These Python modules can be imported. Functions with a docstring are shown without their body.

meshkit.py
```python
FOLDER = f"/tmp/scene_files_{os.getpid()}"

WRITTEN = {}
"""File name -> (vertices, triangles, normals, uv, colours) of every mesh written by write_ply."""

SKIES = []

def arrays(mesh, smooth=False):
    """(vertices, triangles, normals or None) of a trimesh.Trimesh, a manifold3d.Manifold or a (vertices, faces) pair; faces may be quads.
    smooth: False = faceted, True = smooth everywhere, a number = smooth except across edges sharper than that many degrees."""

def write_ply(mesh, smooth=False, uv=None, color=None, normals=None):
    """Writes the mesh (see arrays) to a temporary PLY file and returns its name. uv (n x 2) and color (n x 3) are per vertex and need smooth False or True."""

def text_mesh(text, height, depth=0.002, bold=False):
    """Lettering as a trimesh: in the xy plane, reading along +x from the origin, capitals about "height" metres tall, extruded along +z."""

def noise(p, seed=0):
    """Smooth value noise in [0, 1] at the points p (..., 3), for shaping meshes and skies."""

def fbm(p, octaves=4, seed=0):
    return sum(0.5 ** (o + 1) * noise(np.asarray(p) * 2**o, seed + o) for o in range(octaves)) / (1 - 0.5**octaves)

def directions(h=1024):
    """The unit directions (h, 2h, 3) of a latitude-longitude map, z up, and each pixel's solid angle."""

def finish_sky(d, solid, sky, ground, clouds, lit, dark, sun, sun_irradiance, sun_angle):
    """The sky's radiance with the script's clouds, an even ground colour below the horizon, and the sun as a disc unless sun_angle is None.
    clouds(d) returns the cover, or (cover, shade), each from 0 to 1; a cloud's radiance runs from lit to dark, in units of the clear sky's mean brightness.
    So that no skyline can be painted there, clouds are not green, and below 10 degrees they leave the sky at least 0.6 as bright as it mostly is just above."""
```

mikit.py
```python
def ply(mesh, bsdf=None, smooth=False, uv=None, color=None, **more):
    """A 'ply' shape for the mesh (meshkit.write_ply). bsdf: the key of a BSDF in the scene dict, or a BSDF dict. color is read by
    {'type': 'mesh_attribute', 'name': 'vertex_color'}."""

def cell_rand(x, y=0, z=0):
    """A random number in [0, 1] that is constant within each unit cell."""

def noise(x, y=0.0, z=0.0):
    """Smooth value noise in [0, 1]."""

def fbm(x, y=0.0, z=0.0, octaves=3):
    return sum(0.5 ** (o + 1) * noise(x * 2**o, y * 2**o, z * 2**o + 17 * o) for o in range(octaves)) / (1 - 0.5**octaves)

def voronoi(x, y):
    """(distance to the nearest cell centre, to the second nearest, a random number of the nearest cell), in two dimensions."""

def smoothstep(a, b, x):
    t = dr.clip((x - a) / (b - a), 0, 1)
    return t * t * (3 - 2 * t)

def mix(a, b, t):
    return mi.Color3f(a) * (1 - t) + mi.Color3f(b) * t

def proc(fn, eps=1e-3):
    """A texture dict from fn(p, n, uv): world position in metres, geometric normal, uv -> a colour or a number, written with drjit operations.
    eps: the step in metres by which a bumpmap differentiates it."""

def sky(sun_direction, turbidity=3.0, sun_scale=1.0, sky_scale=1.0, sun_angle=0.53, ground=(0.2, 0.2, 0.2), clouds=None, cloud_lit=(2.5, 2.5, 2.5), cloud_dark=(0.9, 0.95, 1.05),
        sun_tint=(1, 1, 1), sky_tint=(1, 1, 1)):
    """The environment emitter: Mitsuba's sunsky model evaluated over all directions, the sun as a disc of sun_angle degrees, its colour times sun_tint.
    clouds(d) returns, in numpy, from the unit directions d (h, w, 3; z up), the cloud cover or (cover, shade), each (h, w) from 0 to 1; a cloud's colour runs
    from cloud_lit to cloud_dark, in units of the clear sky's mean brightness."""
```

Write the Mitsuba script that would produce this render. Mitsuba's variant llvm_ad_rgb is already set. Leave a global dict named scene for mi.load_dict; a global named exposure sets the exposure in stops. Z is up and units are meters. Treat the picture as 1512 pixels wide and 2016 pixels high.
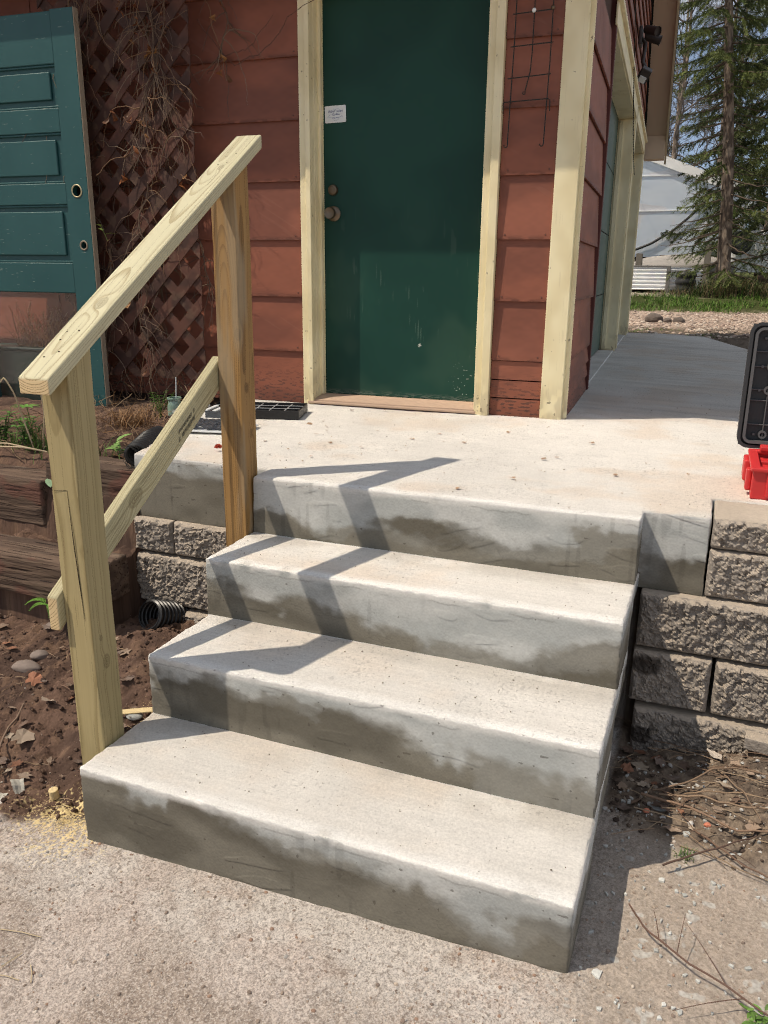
import math, numpy as np, trimesh, mitsuba as mi, drjit as dr, mikit, meshkit
import manifold3d as m3
from scipy.spatial import cKDTree
from mikit import proc, noise, fbm, voronoi, smoothstep, mix
from mitsuba import ScalarTransform4f as T

# ------------------------------------------------------------------ camera, sky, exposure
exposure = 1.42
scene, labels = {}, {}
CAM = np.array([1.5483, -1.5613, 0.7324]); F, CYAW, PITCH, ROLL = 1600.57, 0.3769, 0.2860, 0.0106
_fw = np.array([-math.sin(CYAW)*math.cos(PITCH), math.cos(CYAW)*math.cos(PITCH), -math.sin(PITCH)])
_r = np.array([math.cos(CYAW), math.sin(CYAW), 0]); _u = np.cross(_r, _fw)
_up = -_r*math.sin(ROLL) + _u*math.cos(ROLL)
scene['camera'] = {'type': 'perspective', 'fov': math.degrees(2*math.atan(756/F)), 'fov_axis': 'x', 'near_clip': 0.05, 'far_clip': 3000.0,
                   'to_world': T().look_at(origin=CAM.tolist(), target=(CAM+_fw).tolist(), up=_up.tolist())}
SUN_AZ, SUN_EL = math.radians(37.0), math.radians(56.5)
SUN = np.array([-math.cos(SUN_AZ)*math.cos(SUN_EL), -math.sin(SUN_AZ)*math.cos(SUN_EL), math.sin(SUN_EL)])
def _clouds(d):
    n = meshkit.fbm(d*np.array([3.0, 3.0, 7.0]), 5, 3)
    return np.clip((n-0.30)*3.4, 0.25, 0.94)*np.clip(d[..., 2]*12+0.6, 0, 1)
scene['sky'] = mikit.sky(SUN, turbidity=3.0, sun_tint=(.95, 1.0, 1.06), sky_tint=(.97, 1.0, 1.03), clouds=_clouds, cloud_lit=(2.4, 2.42, 2.45), cloud_dark=(1.3, 1.35, 1.4))

# ------------------------------------------------------------------ helpers
RNG = np.random.default_rng(7)
def key_for(name, parent=None):
    k0 = (parent + '__' if parent else '') + name
    k, i = k0, 0
    while k in scene or k in labels or any(s.startswith(k + '__') for s in _roots if s == k):
        i += 1; k = f'{k0}_{i:03d}'
    return k
_roots = set()
def thing(name, label=None, cat=None, group=None, kind=None):
    k, i = name, 0
    while k in _roots or k in scene:
        i += 1; k = f'{name}_{i:03d}'
    _roots.add(k); tag(k, label, cat, group, kind)
    return k
def tag(k, label=None, cat=None, group=None, kind=None):
    d = {}
    if label: d['label'] = label
    if cat: d['category'] = cat
    if group: d['group'] = group
    if kind: d['kind'] = kind
    if d: labels[k] = d
_cnt = {}
def add(name, mesh, bsdf, parent=None, label=None, cat=None, group=None, kind=None, smooth=False, color=None, **kw):
    k0 = (parent + '__' if parent else '') + name
    i = _cnt.get(k0, -1) + 1
    while True:
        k = k0 if i == 0 else f'{k0}_{i:03d}'
        if k not in scene and (parent or k not in _roots): break
        i += 1
    _cnt[k0] = i
    if not parent: _roots.add(k)
    scene[k] = mikit.ply(mesh, bsdf, smooth=smooth, color=color, **kw)
    tag(k, label, cat, group, kind)
    return k
def tm(v, f): return trimesh.Trimesh(np.asarray(v, float), np.asarray(f), process=False)
def fb(p, o=3, s=0): return meshkit.fbm(np.asarray(p, float), o, s)
def sstep(a, b, x):
    t = np.clip((x-a)/(b-a), 0, 1); return t*t*(3-2*t)

# house frame: a along the front wall (0 at the corner), b into the house, c up
HC = np.array([0.8451, 2.7429, 0.0]); EX = np.array([math.cos(.0417), math.sin(.0417), 0]); EY = np.array([-math.sin(.0547), math.cos(.0547), 0])
def H(a, b, c=0.0): return HC + a*EX + b*EY + np.array([0, 0, c])
def house(mesh):
    v = np.asarray(mesh.vertices); return tm(HC + v[:, :1]*EX + v[:, 1:2]*EY + v[:, 2:]*np.array([[0, 0, 1.0]]), mesh.faces)
def mf(m):
    x = m.to_mesh(); return tm(x.vert_properties[:, :3], x.tri_verts)
def man(mesh): return m3.Manifold(m3.Mesh(np.asarray(mesh.vertices, np.float32), np.asarray(mesh.faces, np.uint32)))

def rbox(lo, hi, r=0.004, n=1, nx=1, ny=1, nz=1):
    """box with rounded edges; n samples over each edge, nx ny nz cells on the flats"""
    lo, hi = np.asarray(lo, float), np.asarray(hi, float); r = min(r, (hi-lo).min()*0.499)
    def ax(k, m):
        e = r*(1-np.cos(np.linspace(0, np.pi/2, n+1)))*0 + r*np.linspace(0, 1, n+1)
        return np.concatenate([lo[k]+e[:-1], np.linspace(lo[k]+r, hi[k]-r, m+1), hi[k]-e[:-1][::-1]])
    A = [ax(0, nx), ax(1, ny), ax(2, nz)]
    V, Fc, o = [], [], 0
    for k in range(3):
        i, j = [(1, 2), (2, 0), (0, 1)][k]
        gu, gv = np.meshgrid(A[i], A[j], indexing='ij')
        nu, nv = gu.shape
        for s in (0, 1):
            p = np.empty((nu*nv, 3)); p[:, i] = gu.ravel(); p[:, j] = gv.ravel(); p[:, k] = hi[k] if s else lo[k]
            idx = np.arange(nu*nv).reshape(nu, nv)
            q = np.stack([idx[:-1, :-1], idx[1:, :-1], idx[1:, 1:], idx[:-1, 1:]], -1).reshape(-1, 4)
            if not s: q = q[:, ::-1]
            V.append(p); Fc.append(np.vstack([q[:, [0, 1, 2]], q[:, [0, 2, 3]]])+o); o += nu*nv
    V = np.vstack(V); Fc = np.vstack(Fc)
    c = np.clip(V, lo+r, hi-r); d = V-c; L = np.linalg.norm(d, axis=1, keepdims=True)
    V = c + d*np.where(L > 0, r/np.maximum(L, 1e-12), 0)
    m = trimesh.Trimesh(V, Fc, process=False); m.merge_vertices(digits_vertex=7)
    m.update_faces(m.nondegenerate_faces()); return m
def rot(mesh, R, at=(0, 0, 0), pivot=(0, 0, 0)):
    v = (np.asarray(mesh.vertices)-np.asarray(pivot)) @ np.asarray(R).T + np.asarray(pivot) + np.asarray(at)
    return tm(v, mesh.faces)
def Rz(a): c, s = math.cos(a), math.sin(a); return np.array([[c, -s, 0], [s, c, 0], [0, 0, 1.0]])
def Rx(a): c, s = math.cos(a), math.sin(a); return np.array([[1.0, 0, 0], [0, c, -s], [0, s, c]])
def Ry(a): c, s = math.cos(a), math.sin(a); return np.array([[c, 0, s], [0, 1.0, 0], [-s, 0, c]])
def cat(ms): return trimesh.util.concatenate([tm(m.vertices, m.faces) for m in ms])
def tube(pts, r, n=6, caps=True):
    P = np.asarray(pts, float); r = np.broadcast_to(np.asarray(r, float), (len(P),))
    t = np.gradient(P, axis=0); t /= np.linalg.norm(t, axis=1, keepdims=True)+1e-12
    ref = np.array([0, 0, 1.0]) if abs(t[0, 2]) < 0.9 else np.array([1.0, 0, 0])
    a = np.cross(t[0], ref); a /= np.linalg.norm(a)
    V = []
    for i in range(len(P)):
        a = a - (a@t[i])*t[i]; a /= np.linalg.norm(a)+1e-12; b = np.cross(t[i], a)
        th = np.arange(n)*2*np.pi/n
        V.append(P[i] + r[i]*(np.cos(th)[:, None]*a + np.sin(th)[:, None]*b))
    V = np.vstack(V); k = np.arange(n); k2 = (k+1) % n; Fc = []
    for i in range(len(P)-1):
        A, B = i*n, (i+1)*n
        Fc += [np.stack([A+k, A+k2, B+k2], 1), np.stack([A+k, B+k2, B+k], 1)]
    if caps:
        e = (len(P)-1)*n; V = np.vstack([V, P[:1], P[-1:]]); c0, c1 = len(V)-2, len(V)-1
        Fc += [np.stack([k2, k, 0*k+c0], 1), np.stack([e+k, e+k2, 0*k+c1], 1)]
    return tm(V, np.vstack(Fc))
def lathe(prof, n=24, M=None, at=(0, 0, 0)):
    """profile of (radius, height), open or closed; axis z, then turned by M and moved"""
    P = np.asarray(prof, float); th = np.arange(n)*2*np.pi/n
    V = np.stack([P[:, None, 0]*np.cos(th), P[:, None, 0]*np.sin(th), np.repeat(P[:, 1:2], n, 1)], -1).reshape(-1, 3)
    k = np.arange(n); k2 = (k+1) % n; Fc = []
    for i in range(len(P)-1): Fc += [np.stack([i*n+k, i*n+k2, (i+1)*n+k2], 1), np.stack([i*n+k, (i+1)*n+k2, (i+1)*n+k], 1)]
    if M is not None: V = V @ np.asarray(M).T
    return tm(V+np.asarray(at), np.vstack(Fc))
def prism(poly, lo, hi, axis=0):
    """polygon in the two other axes, extruded along axis from lo to hi"""
    from shapely.geometry import Polygon
    m = trimesh.creation.extrude_polygon(Polygon(poly), hi-lo, engine='earcut')
    v = np.asarray(m.vertices).copy(); z = v[:, 2]+lo
    o = {0: (z, v[:, 0], v[:, 1]), 1: (v[:, 0], z, v[:, 1]), 2: (v[:, 0], v[:, 1], z)}[axis]
    f = np.asarray(m.faces); f = f[:, ::-1] if axis == 1 else f
    return tm(np.stack(o, 1), f)
class MB:
    """collects coloured pieces into one mesh"""
    def __init__(s): s.v, s.f, s.c, s.n = [], [], [], 0
    def add(s, v, f, col):
        v = np.asarray(v, float); s.v.append(v); s.f.append(np.asarray(f)+s.n); s.n += len(v)
        s.c.append(np.broadcast_to(np.asarray(col, float), (len(v), 3)))
    def m(s, mesh, col): s.add(mesh.vertices, mesh.faces, col)
    def quads(s, a, b, c, d, col):
        """arrays of quads"""
        n = len(a); v = np.stack([a, b, c, d], 1).reshape(-1, 3); i = np.arange(n)[:, None]*4
        s.add(v, np.vstack([i+[0, 1, 2], i+[0, 2, 3]]), np.repeat(np.broadcast_to(col, (n, 3)), 4, 0))
    def tris(s, a, b, c, col):
        n = len(a); v = np.stack([a, b, c], 1).reshape(-1, 3)
        s.add(v, np.arange(3*n).reshape(n, 3), np.repeat(np.broadcast_to(col, (n, 3)), 3, 0))
    def mesh(s): return tm(np.vstack(s.v), np.vstack(s.f)), np.vstack(s.c)
    def put(s, name, bsdf='painted', parent=None, **kw):
        m, c = s.mesh(); return add(name, m, bsdf, parent, smooth=kw.pop('smooth', False), color=c, **kw)
def icos(sub=1):
    m = trimesh.creation.icosphere(subdivisions=sub); return np.asarray(m.vertices), np.asarray(m.faces)
IC1, IC2 = icos(1), icos(2)
def pebble(mb, p, s, col, seed, flat=0.6, ic=None):
    v, f = ic or IC1; r = np.random.default_rng(seed)
    w = v*(1+0.35*(fb(v*1.6+r.random(3)*50, 2)[:, None]-0.5)*2)*np.array([1, 0.6+0.4*r.random(), flat])*s
    mb.add(w @ Rz(r.random()*6.3).T + p, f, np.asarray(col)*(0.85+0.3*r.random()))

# ------------------------------------------------------------------ materials
def P(name, col, rough=0.6, metallic=0.0, spec=0.5, **kw):
    c = col if isinstance(col, dict) else {'type': 'rgb', 'value': list(col)}
    scene[name] = {'type': 'twosided', 'bsdf': {'type': 'principled', 'base_color': c, 'roughness': rough, 'metallic': metallic, 'specular': spec, **kw}}
def PB(name, col, bump, scale, rough=0.7, eps=2e-3, spec=0.4, **kw):
    c = col if isinstance(col, dict) else {'type': 'rgb', 'value': list(col)}
    scene[name] = {'type': 'twosided', 'bsdf': {'type': 'bumpmap', 'arbitrary': proc(bump, eps), 'scale': scale,
                   'bsdf': {'type': 'principled', 'base_color': c, 'roughness': rough, 'specular': spec, **kw}}}
def seg(x, pts):
    """piecewise-linear curve through pts, in drjit"""
    y = mi.Float(pts[0][1])
    for (x0, y0), (x1, y1) in zip(pts, pts[1:]): y = y + (y1-y0)*dr.clip((x-x0)/(x1-x0), 0, 1)
    return y
def conc_col(p, n, uv):
    x, y, z = p.x, p.y, p.z
    n1 = fbm(x*3.1, y*3.1, z*3.1, 3); n2 = fbm(x*13, y*13, z*13, 3); n3 = noise(x*130, y*130, z*130); n4 = noise(x*420, y*420, z*420)
    # flat treads: pale, dusted with tan, pitted
    tan = smoothstep(0.46, 0.68, n1*0.75+n2*0.25)
    top = mix((0.60, 0.578, 0.545), (0.53, 0.445, 0.365), tan*0.55)
    yn = dr.select(z > -0.11, 0.9966, dr.select(z > -0.32, 0.674, dr.select(z > -0.53, 0.3311, 0.0)))
    lip = smoothstep(0.060, 0.012, y-yn+.03*(n2-.5))*smoothstep(0.25, 0.6, n2+0.15)
    top = mix(top, (0.74, 0.735, 0.72), lip*0.8)
    soil = smoothstep(.16, .30, y-yn)*smoothstep(.36, .62, fbm(x*6, y*9, 5, 3))*smoothstep(-.1, -.2, z)
    top = mix(top, (0.40, 0.37, 0.33), soil*.6)
    top = mix(top, (0.46, 0.445, 0.42), .28*smoothstep(.45, .7, fbm(x*2.4+17, y*2.4, z*2, 4)))
    broom = noise(x*9, y*170, 0)
    top = mix(top, top*.90, smoothstep(-.11, -.09, z))
    pits = smoothstep(0.73, 0.83, n3)*smoothstep(0.42, 0.6, fbm(x*6+9, y*6, z*6, 2))
    n5 = noise(x*230+7, y*230, z*230)
    top = top*(0.70+0.08*broom+0.22*n4+0.18*n5+0.13*n2)*(1-0.20*pits)
    top = mix(top, (0.20, 0.17, 0.14), .6*smoothstep(.93, .96, noise(x*120+5, y*135, z*95)))
    walk = smoothstep(2.55, 3.0, y-0.3*x+.25*(n1-.5))
    top = mix(top, top*mi.Color3f(.66, .67, .67)*(.9+.25*noise(x*1.5, y*14, 3)), walk)
    # upright faces: dry grey above, damp brown-grey below, ragged edge
    zt = dr.select(z > -0.2185, 0.0, dr.select(z > -0.428, -0.2198, dr.select(z > -0.633, -0.4294, -0.6343)))
    t4 = seg(x, [(0, .125), (.15, .11), (.3, .15), (.5, .15), (.62, .105), (.75, .12), (.95, .13), (1.1, .105), (1.2, .07), (1.4, .055)])
    t3 = seg(x, [(0, .10), (.12, .09), (.3, .135), (.38, .10), (.55, .115), (.7, .155), (.9, .175), (1.1, .175), (1.22, .12), (1.4, .06)])
    t2 = seg(x, [(0, .09), (.08, .05), (.25, .04), (.32, .085), (.5, .05), (.7, .055), (.85, .085), (1.0, .125), (1.2, .125), (1.4, .14)])
    t1 = seg(x, [(0, .005), (.15, .01), (.4, .025), (.65, .025), (.85, .045), (1.0, .07), (1.15, .12), (1.27, .10), (1.33, .035), (1.4, .03)])
    thr = dr.select(zt > -0.1, t4, dr.select(zt > -0.3, t3, dr.select(zt > -0.5, t2, t1)))
    zt = dr.select((y > 1.05) & ((x < -.02) | (x > 1.405)), 0.0, zt)
    thr = dr.select((zt > -0.1) & (y > 1.05), dr.select(x > 1, 0.165, 0.06), thr)
    thr = dr.select(n.x > 0.6, 0.05, thr)
    dep = zt - z
    drip = (noise(x*34, y*34, z*1.5)-.5)*.045*smoothstep(.4, .6, noise(x*5+3, y*5, 0))
    rag = (fbm(x*5.3+z*2, y*5, z*9, 5)-0.5)*0.20 + (n2-0.5)*0.05 + (fbm(x*55, y*55, z*55, 2)-.5)*.022 + drip
    e_ = dep-thr+rag; m_ = smoothstep(.42, .6, fbm(x*3+60, y*3, z*4, 2)); damp = .24*m_*smoothstep(-0.006, 0.008, e_)+(.80-.24*m_)*smoothstep(-.036, .028, e_)+.20*smoothstep(.010, .05, e_+.3*(n1-.5))
    wet = fbm(x*4+3, y*4, z*9, 2)
    dry = mix((0.36, 0.378, 0.375), (0.46, 0.472, 0.465), smoothstep(.35, .65, fbm(x*5, y*5+7, z*8, 3)))
    dmp = mix((0.172, 0.161, 0.134), (0.115, 0.106, 0.086), smoothstep(.4, .65, wet))
    side = mix(dry, dmp, damp)
    side = mix(side, (0.62, 0.615, 0.60), smoothstep(0.030, 0.008, dep+.02*(n2-.5))*smoothstep(.30, .55, n2+.1)*.85)
    streak = smoothstep(0.62, 0.74, noise(x*60, y*60, z*6))*smoothstep(.5, .65, fbm(x*4, y*4, z*3+20, 2))
    crk = smoothstep(.004, .0015, dr.abs(dep-.024-.010*(fbm(x*16, y*16, 3, 3)-.5)*2))*smoothstep(.50, .60, fbm(x*9+4, y*9, 1, 2))
    side = mix(side, (.14, .13, .12), crk*.28)
    ln_ = fbm(x*7+9, y*7, z*16, 4); ridge = smoothstep(.012, .003, dr.abs(ln_-.5))*smoothstep(.55, .66, fbm(x*4+2, y*4, z*5, 2))
    side = mix(side, side*.70, ridge*.45)
    side = side*(0.76+0.16*n2+0.10*n4+.20*noise(x*200, y*200, z*200))*(1-0.14*streak)
    side = mix(side, (.07, .06, .05), .6*smoothstep(.91, .95, noise(x*60+5, y*60, z*60)))
    return mix(side, top, smoothstep(0.45, 0.75, dr.abs(n.z)))
def conc_bump(p, n, uv):
    x, y, z = p.x, p.y, p.z
    f = 0.35*noise(x*420, y*420, z*420)+0.5*noise(x*160, y*160, z*160)+0.9*fbm(x*30, y*30, z*30, 2)
    q_ = noise(x*11+2*noise(x*6, y*6, z*6), y*11, z*34+5*noise(x*3, y*3, 0)); scr = smoothstep(.60, .635, q_)*smoothstep(.50, .62, fbm(x*5+40, y*5, z*7, 2))
    flat = smoothstep(.5, .8, dr.abs(n.z))
    return f*mix2(0.9, 1.2, flat) + (1-flat)*(1.5*scr+1.3*fbm(x*8, y*8, z*11, 2)) + flat*0.35*noise(x*9, y*170, 0)
def mix2(a, b, t): return a*(1-t)+b*t
PB('concrete', proc(conc_col), conc_bump, 0.0011, rough=0.85, spec=0.25)

def wood_fn(ax, pith, ring, base, dark, knots=(), warp=0.02, grey=None, streaks=0.0):
    """pine cut from a log: rings around a pith line along ax; knots (centre, radius)"""
    ax = np.asarray(ax, float); ax /= np.linalg.norm(ax)
    o = [float(q_) for q_ in pith]; e1 = np.cross(ax, [1.0, 0, 0]) if abs(ax[0]) < .9 else np.cross(ax, [0, 0, 1.0]); e1 /= np.linalg.norm(e1); e2 = np.cross(ax, e1)
    ax, e1, e2 = [[float(q_) for q_ in w_] for w_ in (ax, e1, e2)]; knots = [([float(q_) for q_ in c_], float(r_)) for c_, r_ in knots]
    dk = tuple(float(q_)*.62 for q_ in dark); dk2 = tuple(float(q_)*.45 for q_ in dark)
    def fn(p, n, uv):
        d = mi.Vector3f(p.x-o[0], p.y-o[1], p.z-o[2])
        s = d.x*ax[0]+d.y*ax[1]+d.z*ax[2]; u = d.x*e1[0]+d.y*e1[1]+d.z*e1[2]; w = d.x*e2[0]+d.y*e2[1]+d.z*e2[2]
        w1 = (fbm(s*1.7+3, u*5, w*5, 2)-.5)*warp*2; w2 = (fbm(s*1.4+31, u*5, w*5, 2)-.5)*warp*2
        r = dr.sqrt(dr.square(u+w1)+dr.square(w+w2)) + 0.0012*(noise(s*14, u*60, w*60)-.5)
        kd = mi.Float(0); qd_ = mi.Float(9); ring_k = mi.Float(0)
        for (kc, kr) in knots:
            q = mi.Vector3f(p.x-kc[0], p.y-kc[1], p.z-kc[2])
            qs = (q.x*ax[0]+q.y*ax[1]+q.z*ax[2])*0.62; qq = dr.squared_norm(q); qa = q.x*ax[0]+q.y*ax[1]+q.z*ax[2]
            qd = dr.sqrt(dr.maximum(qq-qa*qa, 0)+qs*qs)/kr
            g = dr.exp(-dr.square(qd*0.55)); r = r + kr*0.9*g
            qd_ = dr.minimum(qd_, qd); kd = dr.maximum(kd, smoothstep(1.0, 0.7, qd)); ring_k = dr.maximum(ring_k, smoothstep(.25, .0, dr.abs(qd-1.0)))
        ph = r/ring+.9*noise(r*70, 0, 0)+.5*noise(r*160+9, 0, 0); fr = ph-dr.floor(ph)
        late = smoothstep(0.50, 0.94, fr)*smoothstep(1.0, 0.96, fr)*(0.75+.5*(noise(dr.floor(ph)*3.7, 0, 0)-.5))
        fine = noise(s*9, u*700, w*700)
        fib = noise(s*3.5, u*190, w*190)
        c = mix(base, dark, dr.clip(late*0.85+0.22*fine+.22*(fib-.4), 0, 1))
        c = mix(c, dk, .55*smoothstep(.80, .88, noise(s*5+50, u*260, w*260)))
        kq = qd_*3.2; c = mix(c, dk, dr.clip(kd*(.30+.40*smoothstep(.35, .75, kq-dr.floor(kq)))+ring_k*0.55, 0, 1))
        endf = smoothstep(.62, .80, dr.abs(n.x*ax[0]+n.y*ax[1]+n.z*ax[2])); c = mix(c, mix((.60, .46, .26), (.26, .155, .065), smoothstep(.15, .75, late)), endf*.9)
        if streaks: c = mix(c, dk2, streaks*smoothstep(.55, .75, fbm(s*1.3, u*55, w*55, 3)))
        if grey is not None: c = mix(c, grey, 0.65*smoothstep(.45, .7, fbm(s*3, u*18, w*18, 3)))
        return c*(0.88+0.24*fbm(s*2.2, u*12, w*12, 2))
    return fn
def wood_bump(ax):
    ax = np.asarray(ax, float); ax = [float(q_) for q_ in ax/np.linalg.norm(ax)]
    def fn(p, n, uv):
        s = p.x*ax[0]+p.y*ax[1]+p.z*ax[2]; q = p-mi.Vector3f(ax[0], ax[1], ax[2])*s
        return noise(q.x*500+s*3, q.y*500, q.z*500)+noise(q.x*180, q.y*180+s*4, q.z*180)
    return fn
RAILD = np.array([0, 1.0, 0.664]); RAILD /= np.linalg.norm(RAILD)
RN = np.array([0, -RAILD[2], RAILD[1]])
GREEN, GDARK = (0.64, 0.565, 0.345), (0.43, 0.34, 0.165)
PB('new_pine_rail', proc(wood_fn(RAILD, np.array([-.046, .035, .47])+RN*.075, .0058, (0.54, 0.51, 0.35), (0.35, 0.295, 0.17), knots=[(np.array([-.035, .30, .646]), .016), (np.array([-.03, .93, 1.06]), .010)], warp=.022)), wood_bump(RAILD), 0.0003, rough=.65)
PB('new_pine_brace', proc(wood_fn(RAILD, np.array([-.20, .12, -.02]), .0072, (0.45, 0.415, 0.26), (0.28, 0.23, 0.12), knots=[(np.array([-.095, .455, .04]), .022)], warp=.02)), wood_bump(RAILD), 0.0003, rough=.65)
PB('new_pine_post', proc(wood_fn((0, 0, 1), (-.05, .235, 0), .013, (0.36, 0.298, 0.155), (0.22, 0.17, 0.075), knots=[(np.array([0, .155, -.37]), .013), (np.array([0, .14, -.29]), .006), (np.array([-.01, .12, -.02]), .006)], warp=.024)), wood_bump((0, 0, 1)), 0.0003, rough=.68)
PB('old_pine_post', proc(wood_fn((0, 0, 1), (-.06, .99, 0), .0075, (0.335, 0.195, 0.070), (0.16, 0.085, 0.028), knots=[(np.array([-.005, .952, .52]), .012), (np.array([0, .985, .33]), .011), (np.array([0, 1.01, .16]), .010)], warp=.03, grey=(0.30, 0.24, 0.16), streaks=.55)), wood_bump((0, 0, 1)), 0.0005, rough=.72)

def siding_col(p, n, uv):
    x, y, z = p.x, p.y, p.z
    k = dr.floor((z+.007)/.3029)
    f = fbm(x*2.3+k*7, y*2.3, z*5, 3); g = fbm(x*28, y*28, z*45, 3)
    c = mix((0.245, 0.081, 0.047), (0.178, 0.060, 0.037), smoothstep(.38, .65, f))
    c = mix(c, (0.28, 0.10, 0.064), 0.45*smoothstep(.56, .75, fbm(x*3+40, y*3, z*3, 3)))
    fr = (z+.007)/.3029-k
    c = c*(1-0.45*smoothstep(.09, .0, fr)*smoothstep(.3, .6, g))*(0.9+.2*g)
    low = smoothstep(.30, .02, z)
    fleck = smoothstep(.55, .63, fbm(x*45, y*45, z*110, 3))*low
    c = mix(c, (0.05, 0.03, 0.025), fleck*.75)
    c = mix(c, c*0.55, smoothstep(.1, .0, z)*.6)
    scuff = smoothstep(.70, .76, noise(x*40+z*70, y*40, z*9))*smoothstep(.55, .65, fbm(x*3, y*3, z*2+9, 2))
    return mix(c, (0.32, 0.15, 0.11), scuff*.10)
def siding_bump(p, n, uv): return noise(p.x*60, p.y*60, p.z*500)+.6*noise(p.x*300, p.y*300, p.z*300)
PB('red_siding_paint', proc(siding_col), siding_bump, 0.0005, rough=.55, spec=.4)
def cream_col(p, n, uv):
    x, y, z = p.x, p.y, p.z
    g = fbm(x*7, y*7, z*4, 3)
    c = mix((0.80, 0.72, 0.48), (0.71, 0.62, 0.385), smoothstep(.35, .7, g))
    chip = smoothstep(.775, .80, fbm(x*70, y*70, z*34, 3)+.13*smoothstep(.22, .0, z))
    c = mix(c, (0.23, 0.19, 0.13), chip*.8)
    dirt = smoothstep(.25, .0, z)*smoothstep(.4, .6, fbm(x*30, y*30, z*14, 2))
    crack = smoothstep(.80, .86, noise(x*240, y*240, z*7))
    return mix(c, (0.30, 0.24, 0.15), dr.clip(dirt*.5+crack*.12, 0, 1))
PB('cream_paint', proc(cream_col), lambda p, n, uv: noise(p.x*220, p.y*220, p.z*14)+.5*noise(p.x*90, p.y*90, p.z*90), 0.0004, rough=.5)
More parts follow.
